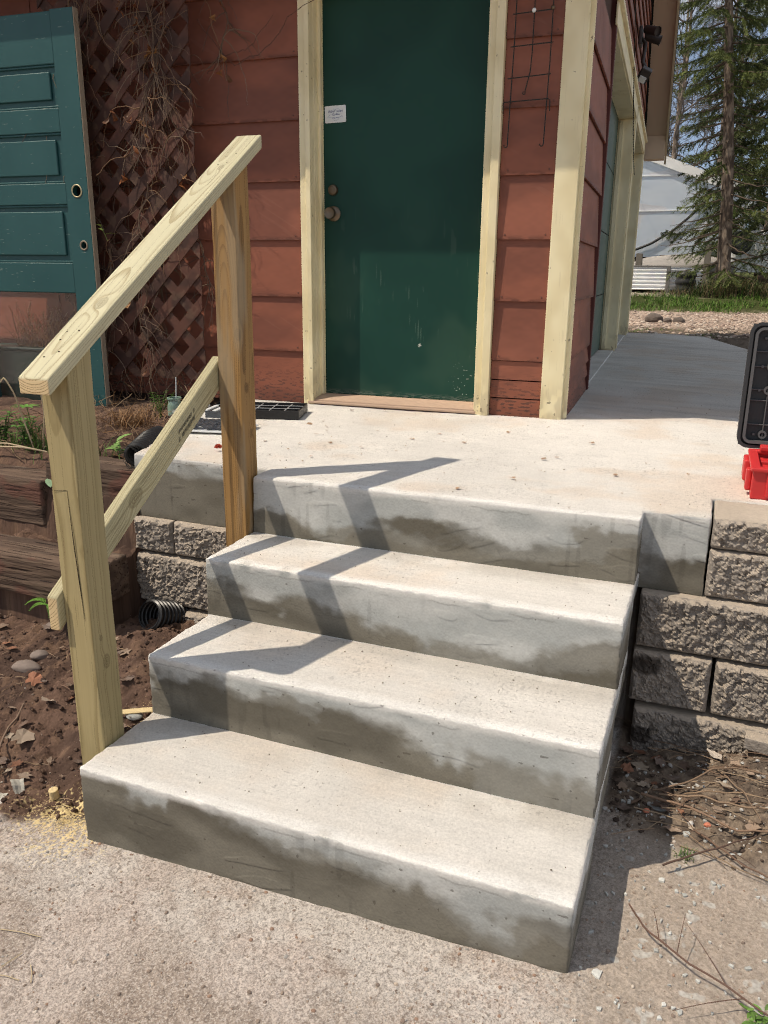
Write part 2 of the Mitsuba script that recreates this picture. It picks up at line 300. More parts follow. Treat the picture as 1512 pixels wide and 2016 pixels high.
def door_col(p, n, uv):
    x, y, z = p.x, p.y, p.z
    g = fbm(x*2.5, y*2.5, z*2, 3)
    c = mix((0.008, 0.044, 0.034), (0.0115, 0.056, 0.042), smoothstep(.35, .65, g))
    rub = smoothstep(.52, .70, fbm(x*5, y*5, z*3.0+5, 3))*smoothstep(1.25, .5, z)
    c = mix(c, (0.035, 0.080, 0.056), rub*.4)
    scr = smoothstep(.78, .83, noise(x*120, y*120, z*7+x*9))*smoothstep(.50, .62, fbm(x*4, y*4, z*4+3, 2))*smoothstep(1.2, .3, z)
    c = mix(c, (0.14, 0.2, 0.16), scr*.4)
    spl = smoothstep(.86, .90, noise(x*105, y*105, z*105))*smoothstep(.30, .12, z)*smoothstep(.1, .30, x)
    spl = dr.maximum(spl, smoothstep(.016, .009, dr.sqrt(dr.square(x-.02)+dr.square((z-.345)*.8))+.012*noise(x*160, 0, z*160)))
    c = mix(c, (0.45, 0.47, 0.43), spl)
    return mix(c, (0.2, 0.22, 0.19), .5*smoothstep(.085, .05, z)*smoothstep(.45, .6, noise(x*60, y*60, z*200)))
PB('green_door_paint', proc(door_col), lambda p, n, uv: noise(p.x*60, p.y*60, p.z*30)+.4*noise(p.x*9, p.y*9, p.z*5)*4, 0.0004, rough=.45, spec=.22)
def olddoor_col(p, n, uv):
    x, y, z = p.x, p.y, p.z
    g = fbm(x*6, y*6, z*3, 3)
    c = mix((0.016, 0.072, 0.075), (0.025, 0.092, 0.095), g)
    return mix(c, (0.24, 0.30, 0.26), smoothstep(.77, .79, fbm(x*26, y*26, z*110, 3))*.45)
PB('old_green_paint', proc(olddoor_col), lambda p, n, uv: noise(p.x*30, p.y*30, p.z*260), 0.0004, rough=.42)
def lat_col(p, n, uv):
    x, y, z = p.x, p.y, p.z
    g = fbm(x*9, y*9, z*9, 3)
    c = mix((0.10, 0.041, 0.028), (0.052, 0.024, 0.018), smoothstep(.35, .6, g))
    return mix(c, (0.17, 0.11, 0.07), .3*smoothstep(.56, .68, fbm(x*26, y*26, z*20, 3)))
PB('lattice_paint', proc(lat_col), lambda p, n, uv: noise(p.x*90, p.y*90, p.z*90), 0.0006, rough=.7)
def block_col(p, n, uv):
    x, y, z = p.x, p.y, p.z
    g = fbm(x*5, y*5, z*5, 3); s = noise(x*260, y*260, z*260); s2 = fbm(x*90, y*90, z*90, 2)
    c = mix((0.305, 0.272, 0.24), (0.22, 0.197, 0.175), smoothstep(.35, .65, g))
    c = c*(0.52+.55*s2+.38*s)
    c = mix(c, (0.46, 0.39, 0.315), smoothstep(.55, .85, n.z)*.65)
    d1 = dr.sqrt(dr.square(x-1.465)+dr.square((z+.765)*1.2)); d2 = dr.sqrt(dr.square((x-1.462)*.7)+dr.square(z+.515))
    oil = dr.maximum(smoothstep(.046, .030, d1), smoothstep(.042, .024, d2+.02*(g-.5)))*smoothstep(1.3, 1.32, x)
    return mix(c, (0.045, 0.036, 0.03), oil*.85)
PB('split_block', proc(block_col), lambda p, n, uv: fbm(p.x*85, p.y*85, p.z*85, 3)+.5*noise(p.x*260, p.y*260, p.z*260), 0.0035, rough=.9, spec=.2)
def timber_col(p, n, uv):
    x, y, z = p.x, p.y, p.z
    s = fbm(x*2.0, y*38, z*38, 3); g = fbm(x*5, y*9, z*9, 3)
    c = mix((0.135, 0.094, 0.070), (0.078, 0.054, 0.042), smoothstep(.35, .62, s))
    c = mix(c, (0.19, 0.15, 0.115), .6*smoothstep(.5, .7, g)*smoothstep(.3, .8, n.z+.2))
    red = smoothstep(.5, .62, fbm(x*7+3, y*7, z*9, 3))*smoothstep(.0, -.6, n.y)
    c = mix(c, (0.14, 0.058, 0.045), red*.5)
    return mix(c, (0.018, 0.012, 0.01), smoothstep(.74, .80, noise(x*7, y*120, z*120))*.8)
PB('weathered_timber', proc(timber_col), lambda p, n, uv: fbm(p.x*6, p.y*90, p.z*90, 3)*1.4+.4*noise(p.x*90, p.y*240, p.z*240), 0.005, rough=.9, spec=.2)
VC = {'type': 'mesh_attribute', 'name': 'vertex_color'}
P('painted', VC, .75, spec=.25)
scene['leafy'] = {'type': 'twosided', 'bsdf': {'type': 'principled', 'base_color': VC, 'roughness': .55, 'specular': .3}}
P('black_plastic', (0.012, 0.012, 0.013), .42)
P('black_rib_plastic', (0.016, 0.016, 0.017), .38)
P('void', (0.012, 0.01, 0.009), 1.0, spec=0)
P('steel_wire', (0.02, 0.022, 0.02), .5, .3)
P('aged_brass', (0.15, 0.115, 0.08), .38, .85)
P('dull_nickel', (0.17, 0.135, 0.10), .36, .85)
P('white_vinyl', (0.72, 0.76, 0.77), .4)
P('navy_ink', (0.03, 0.06, 0.22), .5)
scene['window_glass'] = {'type': 'thindielectric', 'int_ior': 1.5}
scene['clear_plastic'] = {'type': 'thindielectric', 'int_ior': 1.35}

# ------------------------------------------------------------------ ground
def gz(x, y, rough=True):
    x, y = np.broadcast_arrays(np.asarray(x, float), np.asarray(y, float))
    z = -.874 + .035*np.clip(x, -1.5, 1.6)
    z = z + sstep(.06, .02, x)*(.20*sstep(.10, 1.0, y) + .03*sstep(-.1, -.9, x)*sstep(0, .6, y))
    z = z + sstep(1.42, 1.9, x)*.09*sstep(.35, 1.05, y)
    left = sstep(-.60, -.66, x)
    bed = -.42 + .22*sstep(1.10, 1.14, y) + .09*sstep(1.28, 1.34, y) + .06*sstep(1.5, 2.5, y)
    z = np.where(left > .5, np.where(y > .86, bed, z), z)
    hid = (x > -.66) & (y > 1.24)
    z = np.where(hid, -.30, z)
    z = np.where((y > 1.45) & (x > np.where(y < 4.9, 3.2, 2.35)), -.07+.09*sstep(2.4, 3.6, x), z)
    yb = np.array([9.0, 9.9, 10.1, 11.5, 13.0, 15.5, 17.0, 18.5, 26.0, 60, 400, 1200]); zb = np.array([-.30, -.30, -.05, -.02, 0.0, .07, .27, .36, .62, 1.0, 2.0, 3.0])
    z = np.where(y > 9.0, np.interp(y, yb, zb), z)
    sidep = (x > 1.6) & (y > 7.8)
    edge = np.interp(y, [7.8, 8.3, 10.0], [2.0, 1.8, 1.42])
    z = np.where(sidep & (y < 10.1) & (x > edge), -.06+.05*sstep(0, .6, x-edge), z)
    if rough:
        P = np.stack([x, y, 0*x], -1)
        dirt = dirt_mask(x, y)
        z = z + (fb(P*np.array([9, 9, 1]), 3, 4)-.5)*.07*dirt + (fb(P*np.array([45, 45, 1]), 3, 5)-.5)*(.012*(1-dirt)*.45+.034*dirt)
        far = sstep(9.9, 10.3, y)
        z = z + far*(fb(P*np.array([3.5, 3.5, 1]), 4, 8)-.5)*.06
    return z
def dirt_mask(x, y):
    P = np.stack([np.asarray(x, float)*5, np.asarray(y, float)*5, 0*np.asarray(x, float)], -1)
    w = (fb(P, 3, 2)-.5)*.22
    l = sstep(.0, .10, (y - (.05+.42*(x+.03))) + w*.6)*sstep(.10, .03, x)
    r = sstep(-.03, .07, y-(.60-.20*(x-1.45))+w)*sstep(1.38, 1.41, x)
    b = sstep(1.0, 1.1, y)
    return np.clip(np.maximum(np.maximum(l, r), b*(y < 9.9)), 0, 1)
def nlin(*segs):
    return np.unique(np.concatenate([np.arange(a, b, s) for a, b, s in segs]).round(5))
gx = nlin((-900, -100, 80), (-100, -12, 6), (-12, -3, .5), (-3, -1.5, .06), (-1.5, -.02, .012), (-.02, 1.38, .025), (1.38, 2.25, .012), (2.25, 4, .06), (4, 12, .3), (12, 100, 6), (100, 900, 80))
gy = nlin((-600, -60, 40), (-60, -3, 3), (-3, -1.2, .08), (-1.2, 1.2, .012), (1.2, 3, .05), (3, 9.7, .25), (9.7, 19, .05), (19, 30, .25), (30, 120, 5), (120, 1200, 60))
X, Y = np.meshgrid(gx, gy, indexing='ij')
idx = np.arange(X.size).reshape(X.shape)
q = np.stack([idx[:-1, :-1], idx[1:, :-1], idx[1:, 1:], idx[:-1, 1:]], -1).reshape(-1, 4)
def ground_col(p, n, uv):
    x, y, z = p.x, p.y, p.z
    w = (fbm(x*5+1, y*5, 0, 3)-.5)*.2
    g1 = fbm(x*4, y*4, 2, 3); g2 = fbm(x*22, y*22, 2, 3); g3 = noise(x*170, y*170, 0); g4 = noise(x*420, y*420, 0)
    pad = mix((0.42, 0.362, 0.325), (0.305, 0.252, 0.215), smoothstep(.38, .62, g1))
    pad = mix(pad, (0.53, 0.495, 0.46), .75*smoothstep(-.42, -.03, y+.12*(g1-.5)+.1*(g2-.5))*smoothstep(.30, .60, g1*.5+g2*.5))
    pad = mix(pad, (0.47, 0.435, 0.405), .5*smoothstep(.36, .66, g2*.5+g1*.5)*smoothstep(-.30, -.02, y-.02*x)*smoothstep(-.25, .1, x))
    pad = mix(pad, (0.35, 0.26, 0.205), .45*smoothstep(.55, .7, fbm(x*2.5+8, y*2.5, 1, 3))*smoothstep(.6, .0, x))
    # exposed aggregate: small stones set in worn concrete
    d, d2, id = voronoi(x*85, y*85)
    agg = smoothstep(.56, .66, fbm(x*2.2+5, y*2.2+2, 0, 2)+.16*smoothstep(.3, .8, x)*smoothstep(.0, -.25, y))
    stone = mix(mix((0.42, 0.33, 0.27), (0.27, 0.20, 0.17), smoothstep(.2, .4, id)), (0.33, 0.32, 0.31), smoothstep(.6, .7, id))
    pad = mix(pad, stone, agg*.5*smoothstep(.50, .30, d+.25*g3)*smoothstep(.25, .45, noise(x*60, y*60, 7)))
    pad = pad*(0.60+.40*g3+.36*g4)
    h_ = fbm(x*75+3+2*noise(x*20, y*20, 1), y*75, 5, 3); pad = mix(pad, (.14, .11, .09), .45*smoothstep(.64, .72, h_)); h2 = fbm(x*330, y*330+3, 6, 2); pad = mix(pad, (.60, .55, .51), .45*smoothstep(.55, .75, h2)); pad = mix(pad, (.14, .11, .095), .45*smoothstep(.58, .75, 1-h2))
    rightpad = smoothstep(1.25, 1.6, x+.3*(g1-.5))*smoothstep(.75, .6, y)
    pad = mix(pad, mix((0.37, 0.31, 0.26), (0.29, 0.24, 0.195), g2)*(0.6+.42*g3+.34*g4), rightpad*.8)
    fleck = smoothstep(.72, .78, fbm(x*24+3, y*24, 4, 3))*smoothstep(1.2, 1.5, x)
    pad = mix(pad, (0.50, 0.49, 0.46)*1 if False else mix((.36, .34, .31), (.54, .54, .52), g3), fleck*.7)
    saw = smoothstep(.52, .70, g3*.55+g2*.45+.25*smoothstep(.30, .04, dr.sqrt(dr.square(x+.09)+dr.square((y-.06)*1.3)))-.12)*smoothstep(.34, .10, dr.sqrt(dr.square(x+.11)+dr.square((y-.05)*1.4)))
    dirt = mix((0.115, 0.072, 0.054), (0.066, 0.042, 0.033), smoothstep(.4, .6, g1))
    dirt = mix(dirt, (0.15, 0.095, 0.066), .7*smoothstep(.52, .68, g2)*smoothstep(.2, -.5, x+.0))
    dirtr = mix((0.20, 0.158, 0.122), (0.11, 0.085, 0.067), smoothstep(.4, .6, g2))
    dirt = mix(dirt, dirtr, smoothstep(1.0, 1.3, x))*(0.7+.3*g3+.3*g4)
    l = smoothstep(.0, .08, (y-(.05+.42*(x+.03)))+w*.6)*smoothstep(.10, .03, x)
    r = smoothstep(-.03, .07, y-(.60-.20*(x-1.45))+w)*smoothstep(1.38, 1.41, x)
    c = mix(pad, dirt, dr.maximum(l, r))
    c = mix(c, (0.66, 0.53, 0.28), saw*.85)
    # beyond the walk: pink gravel drive, then soil under grass
    dv, dv2, vid = voronoi(x*16, y*16)
    grav = mix((0.38, 0.30, 0.245), (0.27, 0.205, 0.165), vid)*(0.55+.75*smoothstep(.0, .4, dv2-dv))*(.85+.3*g2)
    darkg = mix((0.15, 0.12, 0.095), (0.075, 0.06, 0.045), g2)
    grav = mix(darkg, grav, smoothstep(11.2, 12.2, y+2*w+.5*(g1-.5)))
    back = mix(grav, (0.045, 0.055, 0.018), smoothstep(15.2, 15.9, y+2*w))
    back = mix(back, (0.36, 0.31, 0.25)*1 if False else mix((0.40, 0.35, 0.29), (0.22, 0.19, 0.15), vid), smoothstep(17.25, 17.6, y+w)*smoothstep(2.2, .6, x))
    back = mix(back, mix((0.075, 0.085, 0.03), (0.05, 0.06, 0.025), g1), smoothstep(19, 21, y))
    return mix(c, back, smoothstep(2.2, 3.0, y))
PB('ground_soil', proc(ground_col), lambda p, n, uv: noise(p.x*170, p.y*170, 0)+.6*noise(p.x*420, p.y*420, 0)+1.2*noise(p.x*60, p.y*60, 0), 0.0024, rough=.95, spec=.15)
add('ground', tm(np.stack([X.ravel(), Y.ravel(), gz(X, Y).ravel()], 1), np.vstack([q[:, [0, 1, 2]], q[:, [0, 2, 3]]])), 'ground_soil', kind='structure', smooth=True)

# ------------------------------------------------------------------ concrete steps and landing
def rough_edges(m, amp=.0022, seed=0):
    v = np.asarray(m.vertices).copy(); n = np.asarray(m.vertex_normals)
    edge = 1-np.abs(n).max(1)
    d = (fb(v*17, 3, seed)-.5)*amp*2 + (fb(v*90, 2, seed+3)-.5)*amp*(1+3.5*np.clip(edge*3, 0, 1))
    d += (fb(v*np.array([2.2, 2.2, 2.2]), 2, seed+9)-.5)*.008
    return tm(v+n*d[:, None], m.faces)
st = thing('concrete_steps', 'three grey concrete steps with damp brown patches on the risers, below the door', 'steps')
SX = [(0.0, 1.4022), (.0031, 1.4022), (-.0031, 1.4022)]
for i, (y0, y1, z0, z1) in enumerate([(0, .345, -1.0, -.6343), (.3311, .69, -.75, -.4294), (.674, 1.012, -.55, -.2198)]):
    b = rbox((SX[i][0], y0, z0), (SX[i][1], y1, z1), .009, 3, 130, 30, 34)
    add('step', rough_edges(b, seed=i), 'concrete', st, smooth=True)
def slab_mesh(poly, top, thick, r, seed, cell=.03):
    """convex slab with rounded upper edges"""
    pts = []
    for (x, y) in poly:
        pts.append((x, y))
    pts = np.array(pts, float); c = pts.mean(0)
    hull = []
    for i in range(len(pts)):
        a, b, d = pts[i-1], pts[i], pts[(i+1) % len(pts)]
        e1 = (b-a)/np.linalg.norm(b-a); e2 = (d-b)/np.linalg.norm(d-b); n1 = np.array([-e1[1], e1[0]]); n2 = np.array([-e2[1], e2[0]])
        off = (n1+n2)/(1+n1@n2)*r; qv = b+off
        for t in np.linspace(0, np.pi/2, 4):
            for nn in (n1, n2, (n1+n2)/np.linalg.norm(n1+n2)):
                hull.append([*(qv-nn*r*math.cos(t)), top-r+r*math.sin(t)])
        hull.append([*b, top-thick])
    return m3.Manifold.hull_points(np.array(hull, np.float64))
A = slab_mesh([(-.645, 1.136), (1.606, 1.112), (1.606, 4.947), (-.95, 4.947), (-1.06, 2.45)], 0.0, .2665, .009, 0)
B = slab_mesh([(1.50, 1.362), (3.4, 1.362), (3.4, 4.947), (1.50, 4.947)], 0.0, .25, .010, 0)
S4 = slab_mesh([(.0041, .9966), (1.4022, .9966), (1.4022, 1.4), (.0041, 1.4)], 0.0, .28, .009, 0)
def settle(m, seed):
    v = np.asarray(m.vertices).copy(); f = np.asarray(m.faces)
    x, y = v[:, 0], v[:, 1]
    v[:, 2] -= .028*np.maximum(0, x-.845)*sstep(1.7, 3.0, y)
    # trowelled arris: soften and roughen edges
    mm = trimesh.Trimesh(v, f, process=False)
    return rough_edges(mm, .0020, seed)
sl = mf((A+B+S4).refine_to_length(.035)); sl.merge_vertices(digits_vertex=6)
add('landing', settle(sl, 21), 'concrete', kind='structure', smooth=40)
W2 = slab_mesh([(-.3, 4.958), (2.7, 4.958), (2.35, 6.8), (1.85, 8.2), (1.42, 10.0), (-.3, 10.0)], -.002, .2, .008, 0)
add('walkway', settle(mf(W2.refine_to_length(.08)), 22), 'concrete', kind='structure', smooth=40)

# ------------------------------------------------------------------ retaining walls of split-face blocks
def split_block(x0, x1, z0, z1, yf, depth, seed, face=-1, axis=1):
    """block with a rough split face towards -y"""
    lo, hi = np.array([x0, yf, z0]), np.array([x1, yf+depth, z1])
    c_ = .0042 if x0 < 2.2 else .016
    b = rbox(lo, hi, .007, 2, max(8, int((x1-x0)/c_)), 6, max(6, int((z1-z0)/c_)))
    v = np.asarray(b.vertices).copy()
    f = sstep(yf+.014, yf+.002, v[:, 1])
    ed = np.minimum(np.minimum(v[:, 0]-x0, x1-v[:, 0]), np.minimum(v[:, 2]-z0, z1-v[:, 2]))
    inn = sstep(.002, .013, ed)
    def facets(sp, tilt, amp, sd):
        r_ = np.random.default_rng(sd); n_ = int((x1-x0)*(z1-z0)/sp**2*1.3)+4
        c_ = np.stack([r_.uniform(x0, x1, n_), r_.uniform(z0, z1, n_)], 1); w_ = v[:, [0, 2]]+(fb(v*70, 2, sd)[:, None]-.5)*sp*.5
        i_ = cKDTree(c_).query(w_)[1]; d_ = w_-c_[i_]
        return amp*(r_.random(n_)[i_]-.5)+(d_*r_.normal(0, tilt, (n_, 2))[i_]).sum(1)
    fct = facets(.028, .24, .008, seed*3+1)+facets(.0125, .38, .004, seed*3+2)
    rg = np.abs(fb(v*np.array([55, 55, 55]), 4, seed)-.5)*2; lg = fb(v*np.array([11, 11, 14]), 3, seed+5); sm = fb(v*120, 2, seed+7)
    fr_ = np.abs(fb(v*np.array([75, 75, 75]), 2, seed+11)-.5)*2
    v[:, 1] -= f*inn*(.010 + .014*(lg-.4) + fct + .004*(fr_-.35) + .007*(sm-.5)) + f*(1-inn)*(sm-.5)*.004
    v += (fb(v*60, 2, seed+9)[:, None]-.5)*.0025
    return tm(v, b.faces)
rw = thing('retaining_wall', 'low retaining wall of split-face concrete blocks to the right of the steps', 'retaining wall')
C = [(-.099, .0, 1.109, [(1.612, 2.06), (2.066, 2.5), (2.506, 2.95), (2.956, 3.4)]), (-.262, -.105, 1.104, [(1.612, 2.02), (2.026, 2.45), (2.456, 2.9), (2.906, 3.4)]), (-.460, -.268, 1.078, [(1.418, 1.862), (1.870, 2.31), (2.316, 2.76), (2.766, 3.4)]),
     (-.655, -.470, 1.062, [(1.415, 1.662), (1.674, 2.10), (2.106, 2.55), (2.556, 3.0), (3.006, 3.4)]), (-.872, -.668, 1.040, [(1.436, 1.90), (1.906, 2.35), (2.356, 2.8), (2.806, 3.4)])]
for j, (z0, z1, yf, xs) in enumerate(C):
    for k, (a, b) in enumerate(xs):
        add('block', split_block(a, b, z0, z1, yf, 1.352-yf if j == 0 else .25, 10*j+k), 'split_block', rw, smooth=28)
lw = thing('retaining_wall', 'split-face block wall under the landing, behind the handrail posts', 'retaining wall')
C = [(-.412, -.268, 1.114, [(-.652, -.458), (-.452, -.06), (-.054, .3)]), (-.636, -.424, 1.098, [(-.672, -.25), (-.244, .15)]), (-.86, -.650, 1.075, [(-.462, -.06), (-.054, .3)])]
for j, (z0, z1, yf, xs) in enumerate(C):
    for k, (a, b) in enumerate(xs):
        add('block', split_block(a, b, z0, z1, yf, .24, 100+10*j+k), 'split_block', lw, smooth=28)
# landscape timbers
def timber(x0, x1, y0, y1, z0, z1, seed, yaw=0.0):
    b = rbox((x0, y0, z0), (x1, y1, z1), .014, 2, int((x1-x0)/.025), max(4, int((y1-y0)/.025)), 9)
    v = np.asarray(b.vertices).copy(); n = np.asarray(b.vertex_normals)
    d = (fb(v*np.array([4, 26, 26]), 3, seed)-.5)*.022+(fb(v*np.array([14, 90, 90]), 2, seed+2)-.5)*.007
    v = v+n*d[:, None]
    return rot(tm(v, b.faces), Rz(yaw), pivot=(x1, y0, z0))
for a, lab in [((-2.6, -1.135, 1.10, 1.29, -.372, -.165, 1, -.02), 'short dark landscape timber on top, beside the upper part of the front post'),
               ((-2.6, -.60, .80, 1.00, -.565, -.39, 2, .0), 'long weathered landscape timber lying lowest but one, grey cracked front face'),
               ((-1.15, -.66, 1.16, 1.36, -.30, -.085, 3, .02), 'dark landscape timber end next to the corner of the landing'),
               ((-2.6, -.80, .86, 1.04, -.76, -.575, 4, .0), 'lowest landscape timber, half buried in dirt behind the front post')]:
    add('landscape_timber', timber(*a), 'weathered_timber', label=lab, cat='timber', group='timbers edging the plant bed', smooth=35)

# ------------------------------------------------------------------ handrail
hr = thing('handrail', 'new timber handrail with two square posts, sloping top rail and brace, left of the steps', 'handrail')
def post(x0, x1, y0, y1, z0, zt0, zt1, seed):
    b = rbox((x0, y0, z0), (x1, y1, 1.0), .004, 2, 5, 5, 60); v = np.asarray(b.vertices).copy()
    f = (v[:, 2]-z0)/(1.0-z0); top = zt0+(zt1-zt0)*(v[:, 1]-y0)/(y1-y0)
    v[:, 2] = z0+f*(top-z0)
    n = np.asarray(b.vertex_normals)
    v += n*((fb(v*np.array([9, 9, 5]), 2, seed)-.5)*.003)[:, None]
    v[:, 0] += (fb(np.stack([0*v[:, 2], 0*v[:, 2], v[:, 2]*1.3], 1), 1, seed)-.5)*.006
    return tm(v, b.faces)
RS = .664
def railz(y): return .468+RS*(y-.035)
T_R = .0452
add('post', post(-.094, -.002, .108, .203, -1.0, railz(.108)-T_R-.001, railz(.203)-T_R-.001, 1), 'new_pine_post', hr, smooth=50)
add('post', post(-.094, -.001, .952, 1.048, -.36, railz(.952)-T_R-.001, railz(1.048)-T_R-.001, 2), 'old_pine_post', hr, label='brown weathered back post with dark knots', smooth=50)
def sloped(x0, x1, ya, yb, zfun, th, r, nx, seed, shear=0.0):
    b = rbox((x0, ya, 0), (x1, yb, th), r, 2, nx, 70, 4); v = np.asarray(b.vertices).copy(); y = v[:, 1]
    v[:, 0] += shear*(y-ya)
    v[:, 2] = v[:, 2]-th+zfun(y)
    n = np.asarray(b.vertex_normals); v += n*((fb(v*7, 2, seed)-.5)*.0025)[:, None]
    return tm(v, b.faces)
add('top_rail', sloped(-.096, .005, .035, 1.118, railz, T_R, .006, 8, 4, shear=.014), 'new_pine_rail', hr, smooth=50)
def bracez(y): return .012+.667*(y-.344)
add('brace', sloped(-.134, -.096, .085, .985, bracez, .104, .006, 3, 5), 'new_pine_brace', hr, smooth=50)
P('dark_hole', (0.03, 0.02, 0.012), .9)
add('drying_crack', tube([(-.040, .1066, .155), (-.035, .1056, .02), (-.029, .1056, -.10), (-.023, .1064, -.225)], [.0004, .0012, .0014, .0004], 5), 'dark_hole', hr)
add('pencil_mark', tube([(-.086, .1066, .150), (-.042, .1066, .156)], .0006, 4), 'dark_hole', hr)
# screw holes in the rail, ink stamp on the brace
for (x, y) in [(-.068, .105), (-.035, .125), (-.066, .195), (-.030, .20), (-.064, .165), (-.050, .945), (-.022, .955), (-.045, .99), (-.015, 1.005)]:
    add('screw_hole', tube([np.array([x, y, railz(y)+.0006]), np.array([x, y, railz(y)-.004])], .0032, 7), 'dark_hole', hr)
mb = MB(); r = np.random.default_rng(4)
for row in range(2):
    for k in range(11):
        if r.random() < .2: continue
        s0 = .70+.009*k; u0 = .035+.024*row
        y = s0; z = bracez(y)-u0-.0; w, h = .0055, .012+.004*r.random()
        for t in range(2):
            yy = y+.0022*t*2; mb.quads(*[np.array([[-.0945, yy+a, bracez(yy+a)-u0-b]]) for a, b in [(0, 0), (.0018, 0), (.0018, h), (0, h)]], (.03, .03, .035))
mb.put('stamp', parent=hr)

# ------------------------------------------------------------------ house
hs = thing('house', 'red lap-sided house with cream trim and a green door at the landing', 'house')
LAP = .3029; L0 = -.007
P('sheathing', (0.05, 0.025, 0.018), .9)
def rake(b): return min(2.73+.98*b, 2.25+1.02*(7.0-b))
RB = (9.39-2.73)/2.0
def hb(lo, hi, r=.003, n=1, **kw): return house(rbox(lo, hi, r, n, **kw))
core = cat([hb((-5, .012, -.30), (-1.475, .20, 2.6), .002), hb((-.385, .012, -.02), (-.012, .20, 2.6), .002), hb((-1.475, .012, 2.13), (-.385, .20, 2.6), .002),
            hb((-.20, .20, -.02), (-.012, 1.30, 2.6), .002), hb((-.20, 4.33, -.02), (-.012, 4.72, 2.6), .002), hb((-.20, 1.30, 2.3), (-.012, 7.3, 5.0), .002) if False else hb((-.20, .2, 2.6), (-.012, .22, 2.62)),
            hb((-.20, 6.74, -.02), (-.012, 6.98, 2.25), .002), hb((-5, 6.8, -.3), (-.2, 6.98, 2.2), .002), hb((-5, .2, -.3), (-4.8, 6.8, 2.6), .002)])
add('wall', core, 'sheathing', hs)
gable = prism([(.012, 2.3), (6.98, 2.24), (RB, rake(RB)), (.012, 2.73)], -.16, -.012, 0)
gb = man(gable)-man(rbox((-.3, 1.30, 1.0), (.1, 4.33, 2.26), .001))-man(rbox((-.3, 4.72, 1.0), (.1, 6.74, 2.26), .001))
add('gable_wall', house(cat([mf(gb), rbox((-.16, 1.30, 2.27), (-.012, 4.33, 2.6), .001), rbox((-.16, 4.72, 2.27), (-.012, 6.74, 2.6), .001)])), 'sheathing', hs)
def board_front(a0, a1, k, seed, cut=None):
    c0, c1 = L0+LAP*k, L0+LAP*(k+1)+.012
    if k == 0: c0 = L0+.004
    poly = [(-.028, c0), (-.016, c0), (-.0005, c1), (-.011, c1)]
    n = max(2, int((a1-a0)/.12)); m = prism(poly, a0, a1, 0)
    v = np.asarray(m.vertices).copy(); v[:, 1] += (fb(v*np.array([2.2, 2, 2])+seed, 2, seed)-.5)*.0035
    return house(tm(v, m.faces))
for k in range(0, 8):
    for (a0, a1) in [(-5.0, -3.16), (-3.155, -1.478)]:
        add('siding_board', board_front(a0, a1, k, k), 'red_siding_paint', hs)
    if k > 0: add('siding_board', board_front(-.383, -.113, k, k+20), 'red_siding_paint', hs)
P('skirt_paint', proc(siding_col), .8) if False else None
for (c0, c1) in [(.000, .094), (.097, .190), (.193, .292)]:
    add('skirt_board', house(prism([(-.020, c0+.003), (-.004, c0+.003), (-.002, c1), (-.017, c1)], -.383, -.113, 0)), 'red_siding_paint', hs, label='narrow flaking skirt board')
def board_side(b0, b1, k):
    c0, c1 = L0+LAP*k, L0+LAP*(k+1)+.012
    return house(prism([(.017, c0), (.004, c0), (-.009, c1), (-.0005, c1)], b0, b1, 1))
def bprism(poly, b0, b1):
    from shapely.geometry import Polygon
    m = trimesh.creation.extrude_polygon(Polygon(poly), b1-b0, engine='earcut'); v = np.asarray(m.vertices)
    return house(tm(np.stack([v[:, 0], v[:, 2]+b0, v[:, 1]], 1), np.asarray(m.faces)[:, ::-1]))
def side_board(b0, b1, c0, c1): return bprism([(.017, c0), (.006, c0), (-.0115, c1+.012), (-.001, c1+.012)], b0, b1)
for k in range(0, 9):
    c0, c1 = L0+LAP*k, L0+LAP*(k+1)
    if k == 0:
        for cc in [(.0, .097), (.1, .19), (.193, .292)]: add('skirt_board', side_board(.0, 1.235, cc[0], cc[1]-.01), 'red_siding_paint', hs)
        continue
    if c1 < 2.3:
        add('siding_board', side_board(.0, 1.235, c0, c1), 'red_siding_paint', hs)
        add('siding_board', side_board(4.47, 4.60, c0, c1), 'red_siding_paint', hs)
LN = .151
k = 0
while True:
    c0 = 2.42+LN*k; c1 = c0+LN
    b0, b1 = max(0, (c1-2.73)/.98), min(6.98, 6.98-(c1-2.25)/1.02)
    if b1-b0 < .3: break
    add('siding_board', side_board(b0, b1, c0, c1), 'red_siding_paint', hs); k += 1
P('dark_red_trim', (0.09, 0.022, 0.018), .6)
add('edge_trim', hb((-.02, 1.238, 0), (.026, 1.285, 2.40)), 'dark_red_trim', hs)
add('corner_board', hb((-.112, -.034, .0), (.002, -.004, 2.30), .004, 2, nx=2, nz=40), 'cream_paint', hs, smooth=50)
add('corner_board', hb((-.002, -.003, .0), (.026, .012, 2.40), .003), 'cream_paint', hs)
